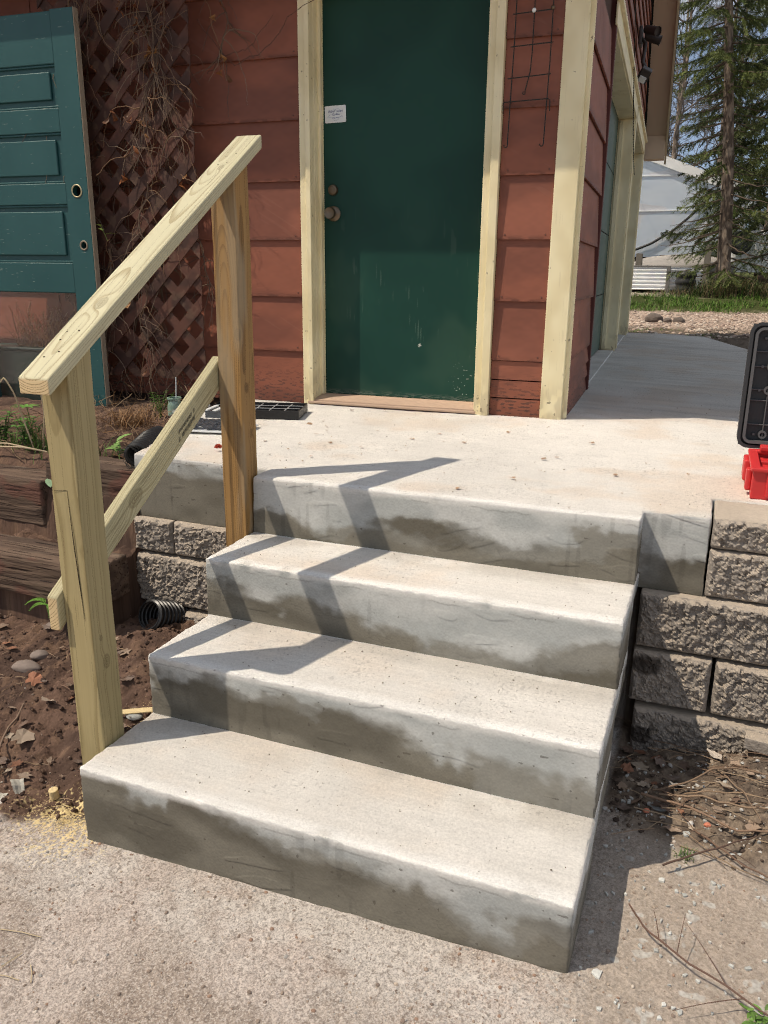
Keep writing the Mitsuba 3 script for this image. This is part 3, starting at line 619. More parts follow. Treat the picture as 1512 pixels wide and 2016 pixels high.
# garage openings
P('garage_door_paint', (0.055, 0.10, 0.085), .45)
for j, (b0, b1) in enumerate([(1.29, 4.33), (4.62, 6.72)]):
    g = hs+'__garage_opening' if j == 0 else hs+f'__garage_opening_{j:03d}'
    scene[g] = mikit.ply(hb((-.172, b0+.01, .02), (-.135, b1, 2.30), .003), 'garage_door_paint')
    labels[g] = {'label': 'dark green garage door set back in its cream frame' if j == 0 else 'garage opening farther down the side wall'}
    for z in (.55, 1.1, 1.65): add('panel_gap', hb((-.136, b0+.012, z), (-.133, b1-.002, z+.008), .001), 'void', g)
    add('jamb', hb((-.134, b1-.028, .0), (.018, b1, 2.14), .003, nz=20), 'cream_paint', g)
    add('jamb_stop', hb((-.118, b1-.046, .01), (-.078, b1-.029, 2.13), .003, nz=20), 'cream_paint', g)
    add('header', hb((-.134, b0, 2.142), (.018, b1, 2.19), .003), 'cream_paint', g)
    add('casing', hb((.0185, b1-.012, .02), (.031, b1+.085, 2.28), .003, nz=20), 'cream_paint', g)
    add('head_casing', hb((.0185, b0-.09, 2.15), (.031, b1-.014, 2.27), .003), 'cream_paint', g)
    add('drip_cap', hb((.019, b0-.1, 2.272), (.055, b1+.09, 2.30), .003), 'cream_paint', g)
    add('apron', hb((-.3, b0, -.05), (.0, b1, .006), .003), 'concrete', g)
# roof: eaves front and back, rake over the side wall
P('soffit_brown', (0.56, 0.43, 0.31), .6)
P('fascia_cream', (0.50, 0.42, 0.28), .5)
P('roof_felt', (0.03, 0.028, 0.026), .9)
rf = hs+'__roof'
pts = [(-.44, rake(-.44)+.03), (RB, rake(RB)+.03), (7.12, rake(7.12)+.03), (7.12, rake(7.12)+.11), (RB, rake(RB)+.14), (-.44, rake(-.44)+.11)]
scene[rf] = mikit.ply(bprism([(-5.3, 0), (.30, 0), (.30, .001), (-5.3, .001)], 0, .001) if False else house(prism(pts, -5.3, .292, 0)), 'roof_felt')
pts2 = [(-.42, rake(-.42)-.0), (RB, rake(RB)), (7.09, rake(7.09)), (7.09, rake(7.09)+.028), (RB, rake(RB)+.028), (-.42, rake(-.42)+.028)]
add('rake_soffit', house(prism([(b, c) for b, c in pts2], .027, .262, 0)), 'soffit_brown', rf)
pts3 = [(-.43, rake(-.43)-.09), (RB, rake(RB)-.09), (7.10, rake(7.10)-.09), (7.10, rake(7.10)+.10), (RB, rake(RB)+.10), (-.43, rake(-.43)+.10)]
add('fascia_board', house(prism(pts3, .264, .286, 0)), 'fascia_cream', rf)
add('return_end', house(prism([(6.88, 2.10), (7.08, 2.10), (7.08, 2.155), (6.88, 2.36)], .027, .262, 0)), 'soffit_brown', rf)
add('eave_soffit', hb((-5.2, -.42, 2.33), (.262, .0, 2.345), .002), 'soffit_brown', rf)
add('eave_fascia', hb((-5.2, -.44, 2.30), (.262, -.422, 2.45), .002), 'fascia_cream', rf)
# front door
dk = hs+'__door'
scene[dk] = mikit.ply(hb((-1.402, .110, .047), (-.473, .155, 2.10), .003, nx=40, nz=80), 'green_door_paint', smooth=False)
labels[dk] = {'label': 'plain dark green front door with paint flecks near the bottom'}
DM = np.array([[EX[0], EY[0]*0, 0], [0, 0, 0], [0, 0, 0]])
def onfront(a, b, c): return H(a, b, c)
Mout = np.stack([EX, np.array([0, 0, 1.0]), -np.array([-EX[1], EX[0], 0])], 1)     # local z points out of the front wall
kp = H(-1.335, .110, 1.045)
add('doorknob', lathe([(.0, .0), (.040, .0), (.040, .004), (.033, .011), (.016, .016), (.015, .034), (.024, .039), (.0305, .048), (.032, .063), (.029, .069), (.025, .066), (.008, .064), (.0, .064)], 28, Mout, kp), 'dull_nickel', dk, smooth=40)
kp = H(-1.338, .110, 1.168)
add('deadbolt', lathe([(.0, .0), (.029, .0), (.029, .006), (.025, .016), (.018, .018), (.017, .016), (.0, .0165)], 28, Mout, kp), 'aged_brass', dk, smooth=40)
# sticker with lettering
skc = H(-1.322, .1085, 1.549)
stk = thing('alarm_sticker', 'small white sticker with blue lettering on the green door above the deadbolt', 'sticker')
def onst(m): v = np.asarray(m.vertices); return tm(skc + v @ Mout.T, m.faces)
Rs = Rz(.02)
from shapely.geometry import box as sbox
card = trimesh.creation.extrude_polygon(sbox(-.056, -.037, .056, .037).buffer(.005), .0008, engine='earcut')
add('card', onst(rot(tm(card.vertices, card.faces), Rs)), 'white_vinyl', stk)
for t, h, y, sx in [('GREAT LAKES', .0095, .009, 1), ('ALARM', .0095, -.006, 1)]:
    m = meshkit.text_mesh(t, h, .0004, bold=True); v = np.asarray(m.vertices).copy(); v[:, 0] -= (v[:, 0].max()+v[:, 0].min())/2; v[:, 1] += y; v[:, 2] += .0010
    add('lettering', onst(rot(tm(v, m.faces), Rs)), 'navy_ink', stk)
mb = MB(); rr = np.random.default_rng(3)
for y, w, h in [(-.0185, .046, .0045), (-.029, .032, .003)]:
    x = -w/2
    while x < w/2:
        d = .0012+.0022*rr.random(); mb.m(rot(tm(*(lambda b: (b.vertices, b.faces))(trimesh.creation.box((d, h*(.6+.5*rr.random()), .0004)))), Rs, (x, y, .0011)), (.05, .08, .25)); x += d+.0012
out = np.array([(-.048, -.013), (-.036, -.006), (-.026, .004), (-.016, .020), (-.008, .026), (-.004, .022), (.006, .027), (.022, .024), (.030, .012), (.034, -.004), (.043, -.017), (.035, -.014), (.016, -.016), (-.014, -.0175), (-.036, -.015), (-.048, -.013)])
mb.m(rot(tube(np.c_[out, np.full(len(out), .0012)], .00045, 4), Rs), (.12, .2, .45))
m, c = mb.mesh(); add('small_print', onst(m), 'painted', stk, color=c)
# door frame
fr = hs+'__door_frame'
scene[fr] = mikit.ply(cat([hb((-1.476, -.030, .0), (-1.436, .010, 2.16), .003, 2, nz=40)]), 'cream_paint', smooth=50)
labels[fr] = {'label': 'cream wooden frame round the green door'}
add('casing', hb((-1.436, -.048, .0), (-1.407, .010, 2.155), .004, 2, nz=40), 'cream_paint', fr, smooth=50)
add('casing', hb((-.430, -.052, .0), (-.386, .010, 2.16), .004, 2, nz=40), 'cream_paint', fr, smooth=50)
add('casing', hb((-.470, -.028, .0), (-.431, .010, 2.155), .004, 2, nz=40), 'cream_paint', fr, smooth=50)
add('jamb', hb((-1.4345, .011, .036), (-1.405, .16, 2.12), .003), 'cream_paint', fr)
add('jamb_stop', hb((-1.406, .062, .046), (-1.390, .107, 2.10), .003), 'cream_paint', fr)
add('jamb', hb((-.470, .011, .036), (-.443, .16, 2.12), .003), 'cream_paint', fr)
add('head_jamb', hb((-1.404, .0, 2.103), (-.472, .16, 2.128), .003), 'cream_paint', fr)
add('head_casing', hb((-1.50, -.045, 2.162), (-.365, .010, 2.238), .004), 'cream_paint', fr)
PB('sill_wood', (0.44, 0.315, 0.235), lambda p, n, uv: noise(p.x*20, p.y*200, p.z*200), .0006, rough=.7)
add('sill', house(prism([(-.035, .008), (.115, .008), (.115, .046), (.02, .040), (-.032, .026)], -1.412, -.468, 0)), 'sill_wood', fr)
add('sill_nosing', hb((-1.44, -.052, .006), (-.455, -.037, .020), .003), 'sill_wood', fr)
# nail heads
P('nail_rust', (0.12, 0.05, 0.035), .7)
for k in range(0, 7):
    for a in ([-1.50, -1.95] if k % 2 == 0 else [-1.51]) + ([-.14, -.345] if k > 0 else []):
        add('nail', lathe([(0, .0035), (.004, .003), (.0045, -.003)], 8, Mout, H(a, -.0265, L0+LAP*k+.022)), 'nail_rust', hs)
# wire trellis
tr = thing('wire_trellis', 'thin dark wire trellis hanging on the siding between the door and the corner board', 'trellis')
def wire(pts, r=.0026, n=6): return tube([H(*p) for p in pts], r, n)
def arc(a, c, r, t0, t1, b=-.046, n=8): return [(a+r*math.cos(t), b, c+r*math.sin(t)) for t in np.linspace(t0, t1, n)]
add('upright', wire([(-.336, -.046, 2.2), (-.339, -.046, 1.8), (-.350, -.046, 1.36)]+arc(-.358, 1.338, .009, 0, -math.pi*1.1)), 'steel_wire', tr, smooth=True)
add('upright', wire([(-.165, -.046, 2.2), (-.166, -.047, 1.7), (-.174, -.046, 1.36)]+arc(-.183, 1.338, .009, 0, -math.pi*1.1)), 'steel_wire', tr, smooth=True)
add('upright', wire([(-.251, -.047, 2.2), (-.252, -.048, 1.75), (-.256, -.05, 1.66), (-.276, -.05, 1.575)]+arc(-.282, 1.567, .006, .3, -4.5)), 'steel_wire', tr, smooth=True)
for (a0, a1, c0, c1) in [(-.352, -.16, 1.905, 1.912), (-.356, -.155, 1.768, 1.775), (-.362, -.158, 1.632, 1.642)]:
    add('cross_wire', wire([(a0, -.051, c0), (a1, -.051, c1)]), 'steel_wire', tr, smooth=True)
add('cross_wire', wire([(-.378, -.05, 1.48), (-.379, -.051, 1.524), (-.374, -.051, 1.530), (-.165, -.051, 1.536), (-.155, -.051, 1.530), (-.153, -.05, 1.482)]), 'steel_wire', tr, smooth=True)
for a, c, m in [(-.165, 1.917, 'dull_nickel'), (-.252, 1.912, 'white_vinyl')]:
    add('fixing_button', lathe([(0, .012), (.007, .010), (.010, .004), (.010, 0), (0, 0)], 14, Mout, H(a, -.056, c)), m, tr, smooth=True)
# security light under the rake
P('bronze_plastic', (0.035, 0.026, 0.024), .45); P('lens_grey', (0.55, 0.57, 0.58), .25)
sec = thing('security_light', 'dark twin-head security light with motion sensor on the side wall above the garage opening', 'light')
sp = H(.03, 3.60, 2.66)
add('back_plate', house(rbox((.026, 3.52, 2.58), (.055, 3.68, 2.72), .01, 2)), 'bronze_plastic', sec, smooth=40)
for dy, dz, y in [(-.05, .02, -.6), (.04, -.01, .1)]:
    R = Rz(y)@Ry(1.9)
    add('lamp_head', lathe([(0, -.02), (.03, -.015), (.034, .0), (.036, .10), (.040, .12), (.037, .12), (.034, .105), (0, .105)], 18, R, H(.09, 3.60+dy, 2.67+dz)), 'bronze_plastic', sec, smooth=40)
add('arm', tube([H(.05, 3.6, 2.64), H(.085, 3.6, 2.60), H(.075, 3.6, 2.46), H(.10, 3.6, 2.42)], .016, 8), 'bronze_plastic', sec, smooth=True)
sn = rot(rbox((-.045, -.04, -.06), (.045, .04, .05), .01, 2), Rx(.5)@Ry(.5), H(.10, 3.57, 2.36))
add('sensor', sn, 'bronze_plastic', sec, smooth=40)
add('sensor_lens', rot(rbox((-.03, -.047, -.058), (.03, -.035, -.005), .006, 2), Rx(.5)@Ry(.5), H(.10, 3.57, 2.36)), 'lens_grey', sec, smooth=40)
wr = [H(.05, 2.0+1.6*t, 2.9-1.0*t+.35*(t*t-t)) for t in np.linspace(0, 1.5, 16)]
add('loose_wire', tube(wr, .004, 5), 'black_plastic', label='thin loose black wire hanging across the side wall', cat='wire')

# ------------------------------------------------------------------ lattice and dead vines
lt = thing('lattice_panel', 'dark red diagonal wooden lattice on the wall behind the green panelled door leaf', 'lattice')
from shapely.geometry import Polygon, LineString
LA0, LA1, LC0, LC1 = -2.98, -2.035, .12, 2.36
lpoly = sbox(LA0, LC0, LA1, LC1)
def slat(p0, d, w, b0, b1, seed):
    n = np.array([-d[1], d[0]])*w/2; p0 = np.array(p0); e = p0+np.array(d)*4; s0 = p0-np.array(d)*.0
    pg = Polygon([s0+n, e+n, e-n, s0-n]).intersection(lpoly)
    if pg.is_empty or pg.area < .002: return None
    return house(prism(list(pg.exterior.coords)[:-1], b0, b1, 1) if False else tm(*(lambda m: (np.stack([np.asarray(m.vertices)[:, 0], b0+np.asarray(m.vertices)[:, 2], np.asarray(m.vertices)[:, 1]], 1), np.asarray(m.faces)[:, ::-1]))(trimesh.creation.extrude_polygon(pg, b1-b0, engine='earcut'))))
q2 = math.sqrt(.5); pitch = .195
for i in range(-6, 18):
    for fam in (0, 1):
        if fam == 0: m = slat((LA0-.2, LC0-.9+i*pitch), (q2, q2), .058, -.178, -.171, i)
        else: m = slat((LA0-.2, LC0+.1+i*pitch+.2), (q2, -q2), .058, -.1698, -.163, i)
        if m is not None: add('slat', m, 'lattice_paint', lt)
def walk3(p, d, n, step, wob, seed, grav=0.0, plane=None):
    r = np.random.default_rng(seed); pts = [np.array(p, float)]; d = np.array(d, float)
    for i in range(n):
        d = d+r.normal(0, wob, 3)*np.array([1, .35, 1])+np.array([0, 0, -grav]); d /= np.linalg.norm(d)
        pts.append(pts[-1]+d*step)
    return np.array(pts)
def dead_leaf(mb, p, s, seed, col=None):
    r = np.random.default_rng(seed); t = np.linspace(0, 1, 6); wv = np.sin(np.pi*np.clip(t*.92+.05, 0, 1))*.22*s
    curl = r.uniform(1.8, 4.6); ax = np.stack([.25*s*np.sin(t*curl), .2*s*(1-np.cos(t*curl)), -s*t*(.8+.2*np.cos(curl*t))], 1)
    R = Rz(r.random()*6.3); sd = np.array([1, .6, 0])
    a = (ax+sd*wv[:, None]+np.array([0, .35, 0])*wv[:, None]) @ R.T+p; b = (ax-sd*wv[:, None]+np.array([0, .35, 0])*wv[:, None]) @ R.T+p; c = ax @ R.T+p
    col = np.array(col if col is not None else [(.24, .085, .03), (.17, .065, .03), (.30, .15, .06), (.12, .055, .03)][r.integers(4)])
    mb.quads(a[:-1], a[1:], c[1:], c[:-1], col); mb.quads(c[:-1], c[1:], b[1:], b[:-1], col*.85)
def vine(a, c, n, leaves, seed, label, b=-.195, spread=.35, up=True, main_r=.0042):
    k = thing('dead_vine', label, 'vine', 'dead vines on the wall')
    r = np.random.default_rng(seed); mb = MB(); lf = MB(); nl = 0
    main = walk3((a, b, c), (r.normal(0, .1), 0, -1), n, .045, .16, seed, .12)
    main[:, 1] = b+.02*np.sin(np.arange(len(main)))
    tips = [main]
    mb.m(house(tube(main, np.linspace(main_r, .0022, len(main)), 5)), (.125, .085, .06))
    for j in range(int(n*1.3)):
        i0 = r.integers(1, len(main)-2); br = walk3(main[i0], (r.normal(0, .8), -.1, r.normal(-.35, .5)), r.integers(5, 15), .03, .26, seed*100+j, .16)
        br[:, 1] = np.clip(br[:, 1], b-.10, -.04)
        br[:, 2] = np.maximum(br[:, 2], -.1)
        mb.m(house(tube(br, np.linspace(.0024, .0011, len(br)), 4)), np.array([(.15, .10, .07), (.10, .07, .055), (.19, .14, .10), (.2, .12, .07)][r.integers(4)])); tips.append(br)
    for j in range(leaves):
        t = tips[r.integers(len(tips))]; p = t[r.integers(len(t))]
        for q_ in range(r.integers(1, 4)): dead_leaf(lf, H(p[0]+r.normal(0, .015), p[1]-.01, p[2]-.02*q_), r.uniform(.03, .068), seed*50+j*4+q_); nl += 1
    mb.put('stem', parent=k)
    if nl: lf.put('withered_leaves', 'leafy', k, kind=None)
vine(-2.72, 2.32, 44, 3, 1, 'dead vine against the lattice right beside the edge of the leaning door leaf')
vine(-2.55, 2.34, 30, 4, 2, 'tangled dead vine over the upper left part of the lattice')
vine(-2.42, 2.34, 26, 4, 3, 'dead vine with thin hanging stems over the middle of the lattice top')
vine(-2.25, 2.34, 24, 8, 4, 'dead vine holding brown curled leaves along the right edge of the lattice')
vine(-2.12, 2.34, 22, 9, 5, 'dead vine with orange withered leaves hanging where lattice meets siding')
vine(-1.95, 2.34, 14, 6, 6, 'sparse dead vine reaching across the bare siding between lattice and door frame', b=-.06)
vine(-2.33, 1.2, 26, 3, 8, 'dead vine with twisted stems in front of the lower lattice')
for q_, (a_, c_) in enumerate([(-2.66, 2.3), (-2.5, 1.9), (-2.36, 2.3), (-2.2, 2.0), (-2.55, 1.3), (-2.3, 1.2)]):
    vine(a_, c_, 34, 2, 40+q_, ['dead vine stems behind the lattice next to the leaning door leaf', 'dead vine stems filling the middle gaps behind the lattice', 'dead vine stems behind the upper middle of the lattice', 'dead vine stems behind the right part of the lattice', 'dead vine stems low behind the left part of the lattice', 'dead vine stems low behind the right part of the lattice'][q_], b=-.10)
vine(-2.62, .85, 22, 1, 9, 'thick grey vine stem rising from the plant bed at the lattice foot', main_r=.009)
for i, pts in enumerate([[(-2.05, -.05, 2.02), (-1.85, -.05, 1.78), (-1.62, -.06, 1.86), (-1.5, -.07, 1.98), (-1.35, -.08, 2.05)], [(-2.0, -.06, 1.75), (-1.9, -.05, 1.83), (-1.75, -.05, 1.86), (-1.6, -.05, 2.0)]]):
    t = np.linspace(0, 1, len(pts)); tt = np.linspace(0, 1, 20); pp = np.stack([np.interp(tt, t, np.array(pts)[:, k]) for k in range(3)], 1); pp += RNG.normal(0, .006, pp.shape)*np.array([1, .3, 1])
    add('vine_twig', house(tube(pp, np.linspace(.0035, .0015, 20), 5)), 'void' if False else 'nail_rust', label=['bare twig reaching from the siding across the cream door casing', 'short bare twig curving over the siding left of the door frame'][i], cat='twig')

# ------------------------------------------------------------------ old panelled door leaf standing against the wall
od = thing('old_door', 'green panelled door leaf with a glass pane, stood on end against the lattice', 'door')
OD0, OD1, OB = -3.62, -2.655, -.30
def odp(a0, a1, b0, b1, c0, c1, r=.003, n=1): return hb((a0, OB+b0, c0), (a1, OB+b1, c1), r, n)
P('bare_wood_edge', (0.30, 0.25, 0.19), .8)
def holed(a0, a1, c0, c1, holes):
    m = trimesh.creation.box((a1-a0, .040, c1-c0)); m.apply_translation(((a0+a1)/2, OB+.02, (c0+c1)/2)); M = man(m)
    for (a, c, r_) in holes: M = M-m3.Manifold.cylinder(.2, r_, r_, 32).rotate([90, 0, 0]).translate([a, OB+.1, c])
    return house(mf(M))
add('stile', holed(-2.800, OD1, -.24, 2.06, [(-2.727, 1.155, .032), (-2.712, .865, .023)]), 'old_green_paint', od)
add('stile', odp(OD0, OD0+.145, 0, .04, -.24, 2.06), 'old_green_paint', od)
for (c0, c1) in [(1.80, 2.055), (1.46, 1.585), (1.085, 1.20), (.60, .77), (-.24, -.12)]:
    add('rail', odp(OD0+.146, -2.801, .001, .04, c0, c1, .006, 2), 'old_green_paint', od)
for (c0, c1) in [(1.585, 1.80), (1.20, 1.46), (.77, 1.085)]:
    pn = od+'__panel'; i = 0
    while (pn if i == 0 else f'{pn}_{i:03d}') in scene: i += 1
    pn = pn if i == 0 else f'{pn}_{i:03d}'
    scene[pn] = mikit.ply(odp(OD0+.146, -2.801, .018, .03, c0, c1), 'old_green_paint')
    z0, z1, x0, x1 = c0+.04, c1-.035, OD0+.18, -2.845
    pg = [(x0, z0), (x1, z0), (x1, z1), (x0, z1)]
    add('raised_field', hb((x0, OB+.004, z0), (x1, OB+.0175, z1), .009, 2), 'old_green_paint', pn, smooth=30)
    for mz in (c0+.006, c1-.006): add('moulding', hb((OD0+.146, OB+.006, mz-.006), (-2.801, OB+.0176, mz+.006), .004), 'old_green_paint', pn)
add('bare_edge', odp(OD1+.0005, OD1+.006, .001, .041, -.24, 2.062), 'bare_wood_edge', od)
add('glass_pane', house(tm([(OD0+.146, OB+.02, -.12), (-2.801, OB+.02, -.12), (-2.801, OB+.02, .60), (OD0+.146, OB+.02, .60)], [[0, 1, 2], [0, 2, 3]])), 'window_glass', od)
P('brass_ring', (0.55, 0.47, 0.30), .4, .6)
for (a, c, r_) in [(-2.727, 1.155, .032), (-2.712, .865, .023)]:
    th = np.linspace(0, 2*np.pi, 33)
    add('hole_rim', tube([H(a+r_*math.cos(t), OB-.0005, c+r_*math.sin(t)) for t in th], .0045, 6, False), 'brass_ring' if c > 1 else 'bare_wood_edge', od, smooth=True)
    add('hole_back', house(hb and rbox((a-.045, OB+.042, c-.045), (a+.045, OB+.046, c+.045), .001)), 'void', od)
# pale stem and reflections behind the pane are real plants in the bed
P('white_vinyl_strip', (0.55, 0.6, 0.62), .5)
pt = thing('planter_trough', 'dark green plastic trough seen through the glass pane of the leaning door leaf', 'trough')
P('dark_green_plastic', (0.010, 0.030, 0.024), .35)
for lo, hi in [((-3.7, -.235, -.3), (-2.86, -.215, .245)), ((-3.7, -.06, -.3), (-2.86, -.04, .245)), ((-2.88, -.214, -.3), (-2.861, -.061, .244)), ((-3.7, -.2145, -.3), (-2.8815, -.0605, .14))]:
    add('side', hb(lo, hi, .006, 2), 'dark_green_plastic', pt, smooth=40)
add('rim', hb((-3.71, -.245, .2455), (-2.85, -.030, .268), .010, 2), 'dark_green_plastic', pt, smooth=40)
mb = MB(); r = np.random.default_rng(12)
for i in range(200):
    a = r.uniform(-3.4, -2.9); p = H(a, r.uniform(-.2, -.08), .26); d = np.array([r.normal(0, .4), r.normal(0, .3), 1.0]); d /= np.linalg.norm(d)
    mb.m(tube(walk3(p, d, 6, r.uniform(.015, .05), .22, 700+i), .0016, 3, False), np.array([(.26, .11, .05), (.18, .085, .05), (.30, .16, .08)][r.integers(3)]))
mb.put('dried_stems', parent=pt, kind='stuff')
# ------------------------------------------------------------------ plants in the bed
def blade(mb, base, h, lean, az, w, col, n=5):
    t = np.linspace(0, 1, n); d = np.array([math.cos(az), math.sin(az), 0])
    c = base+np.outer(t*t*lean, d)+np.outer(t*h*(1-.25*t*min(1, lean/h)), [0, 0, 1]); s = np.cross(d, [0, 0, 1])*w/2*(1-t)[:, None]**.7
    mb.quads(c[:-1]-s[:-1], c[:-1]+s[:-1], c[1:]+s[1:], c[1:]-s[1:], col)
def leaf(mb, p, d, up, L, w, col, fold=.15):
    d = d/np.linalg.norm(d); s = np.cross(d, up); s /= np.linalg.norm(s)+1e-9; u = np.cross(s, d)
    t = np.array([0, .25, .55, .8, 1.0]); wv = np.array([.05, .8, 1.0, .65, .02])*w/2
    c = p+np.outer(t*L, d)-np.outer(t*t*L*.25, np.array([0, 0, 1])); l = c+s*wv[:, None]+u*wv[:, None]*fold; r_ = c-s*wv[:, None]+u*wv[:, None]*fold
    mb.quads(c[:-1], c[1:], l[1:], l[:-1], col); mb.quads(r_[:-1], r_[1:], c[1:], c[:-1], np.asarray(col)*.9)
def grass_tuft(label, x, y, n, h, sp, seed, col=(.075, .14, .03), grp=None):
    mb = MB(); r = np.random.default_rng(seed)
    for i in range(n):
        px, py = x+r.normal(0, sp), y+r.normal(0, sp*.6)
        blade(mb, np.array([px, py, gz(px, py, False)-.005]), h*r.uniform(.5, 1.1), h*r.uniform(.1, .7), r.random()*6.3, r.uniform(.003, .006), np.array(col)*r.uniform(.7, 1.5))
    return mb.put('weeds', 'leafy', label=label, kind='stuff')
grass_tuft('tuft of green weeds at the foot of the leaning door leaf', -1.52, 1.43, 110, .14, .08, 1)
grass_tuft('green weeds growing behind the front post above the upper timber', -1.22, 1.42, 90, .12, .09, 2)
grass_tuft('bright green weed tuft at the left edge behind the timbers', -1.72, 1.40, 110, .14, .08, 3)
def leafy_plant(label, x, y, stems, h, L, w, n, seed, col, z=None, cat_='plant', name='leafy_weed'):
    k = thing(name, label, cat_); mb, sm = MB(), MB(); r = np.random.default_rng(seed); z = gz(x, y, False) if z is None else z
    for s in range(stems):
        tip = np.array([x+r.normal(0, h*.25), y+r.normal(0, h*.25), z+h*r.uniform(.7, 1.1)]); b0 = np.array([x+r.normal(0, .015), y+r.normal(0, .015), z-.01])
        t = np.linspace(0, 1, 7)[:, None]; c = b0+(tip-b0)*t+np.array([0, 0, .06*h])*np.sin(np.pi*t)
        sm.m(tube(c, np.linspace(.0025, .0012, 7), 5), np.array(col)*.9)
        for i in range(n):
            f = .25+.75*(i+.5)/n; p = b0+(tip-b0)*f; az = i*2.4+r.random()
            leaf(mb, p, np.array([math.cos(az), math.sin(az), r.uniform(.1, .7)]), np.array([0, 0, 1.0]), L*r.uniform(.7, 1.15), w*r.uniform(.8, 1.1), np.array(col)*r.uniform(.75, 1.35))
    sm.put('stem', 'leafy', k); mb.put('foliage', 'leafy', k)
leafy_plant('low leafy green weed in front of the door leaf, left of the front post', -1.50, 1.42, 9, .16, .055, .018, 9, 11, (.08, .17, .035))
leafy_plant('leafy green weed at the far left, behind the top timber', -1.68, 1.42, 9, .18, .06, .02, 9, 12, (.07, .15, .03))
leafy_plant('small green shoots beside the jar at the siding foot', -1.32, 2.22, 8, .15, .022, .008, 14, 13, (.075, .15, .03))
leafy_plant('small sapling with pale leaves between drain pipe and door leaf', -.96, 1.42, 3, .10, .07, .028, 4, 14, (.16, .27, .08))
leafy_plant('two pale leaves on a thin stem high against the lattice', -1.67, 2.32, 1, .08, .06, .028, 3, 15, (.14, .19, .05), z=.90, name='vine_shoot')
k = thing('lupine', 'small lupine with round palmate leaves in front of the glass pane', 'plant'); mb, sm = MB(), MB()
for (x, y, h, L, sd) in [(-1.505, 1.44, .20, .075, 1), (-1.60, 1.50, .12, .055, 2), (-1.42, 1.50, .10, .05, 3)]:
    z = gz(x, y, False); c = np.array([x, y, z+h]); sm.m(tube([np.array([x+.03, y, z-.01]), np.array([x+.015, y, z+h*.6]), c], .0022, 5), (.08, .13, .03))
    for i in range(9):
        az = i*2*math.pi/9+sd; leaf(mb, c, np.array([math.cos(az), math.sin(az), .35]), np.array([0, 0, 1.0]), L, .018, np.array((.11, .24, .045))*(.85+.3*((i*7) % 5)/5))
sm.put('stem', 'leafy', k); mb.put('leaflets', 'leafy', k)
k = thing('fern', 'small bright green fern frond growing from the timber wall beside the front post', 'fern'); mb = MB()
for (p0, d) in [((-.86, .80, -.57), (-.06, -.06, .07)), ((-.84, .80, -.58), (.05, -.07, .05)), ((-.85, .79, -.58), (-.02, -.08, .075))]:
    p0, d = np.array(p0), np.array(d)
    for t in np.linspace(.1, 1, 15):
        p = p0+d*t-np.array([0, 0, .07*t*t]); s = np.cross(d, [0, 0, 1.0]); s /= np.linalg.norm(s)
        for sg in (-1, 1): leaf(mb, p, s*sg+d*2, np.array([0, 0, 1.0]), .024*(1.15-t), .007, (.12, .26, .04))
mb.put('frond', 'leafy', k)
# dry stalks
P('straw', (0.46, 0.37, 0.24), .7)
for i, (pts, lab) in enumerate([
    ([(-1.62, 1.18, -.14), (-1.50, 1.22, -.06), (-1.36, 1.24, -.055), (-1.28, 1.30, -.08)], 'pale dry stalk lying bent over the top timber'),
    ([(-1.75, 1.30, -.10), (-1.52, 1.30, -.06), (-1.30, 1.33, -.09)], 'straight dry stalk on the bed behind the top timber'),
    ([(-1.45, 1.40, -.1), (-1.48, 1.38, .06), (-1.47, 1.34, .17), (-1.50, 1.32, .25), (-1.54, 1.30, .20)], 'upright dry stalk bent over at its top by the glass pane'),
    ([(-1.43, 1.44, -.1), (-1.38, 1.42, .08), (-1.37, 1.4, .20), (-1.35, 1.38, .26)], 'thin upright brown stalk near the front post')]):
    t = np.linspace(0, 1, len(pts)); tt = np.linspace(0, 1, 14); pp = np.stack([np.interp(tt, t, np.array(pts)[:, j]) for j in range(3)], 1)
    add('dry_stalk', tube(pp, .004, 6), 'straw', label=lab, cat='stalk', smooth=True)
k = thing('dry_litter', 'brown dead stems and litter heaped at the foot of the lattice', 'litter', kind='stuff'); mb = MB(); r = np.random.default_rng(33)
for i in range(420):
    x, y = r.uniform(-2.0, -.75), r.uniform(1.35, 2.55)
    if x > -1.0 and y > 1.7: continue
    p = np.array([x, y, gz(x, y, False)+r.uniform(0, .06)]); d = r.normal(0, 1, 3)*np.array([1, 1, .35]); d /= np.linalg.norm(d)
    mb.m(tube(walk3(p, d, 5, r.uniform(.01, .04), .25, 900+i), .0016, 3, False), np.array([(.16, .105, .065), (.26, .18, .11), (.09, .06, .045), (.2, .11, .05)][r.integers(4)]))
mb.put('stems', 'painted', k, kind='stuff')
k = thing('dry_clump', 'rust-brown dried grass clump between lattice and jar', 'dry grass'); mb = MB()
for i in range(240):
    x, y = -1.33+r.normal(0, .07), 1.98+r.normal(0, .05); blade(mb, np.array([x, y, -.07]), r.uniform(.06, .14), r.uniform(.05, .14), r.random()*6.3, .004, np.array((.30, .17, .08))*r.uniform(.5, 1.2))
mb.put('blades', 'leafy', k)

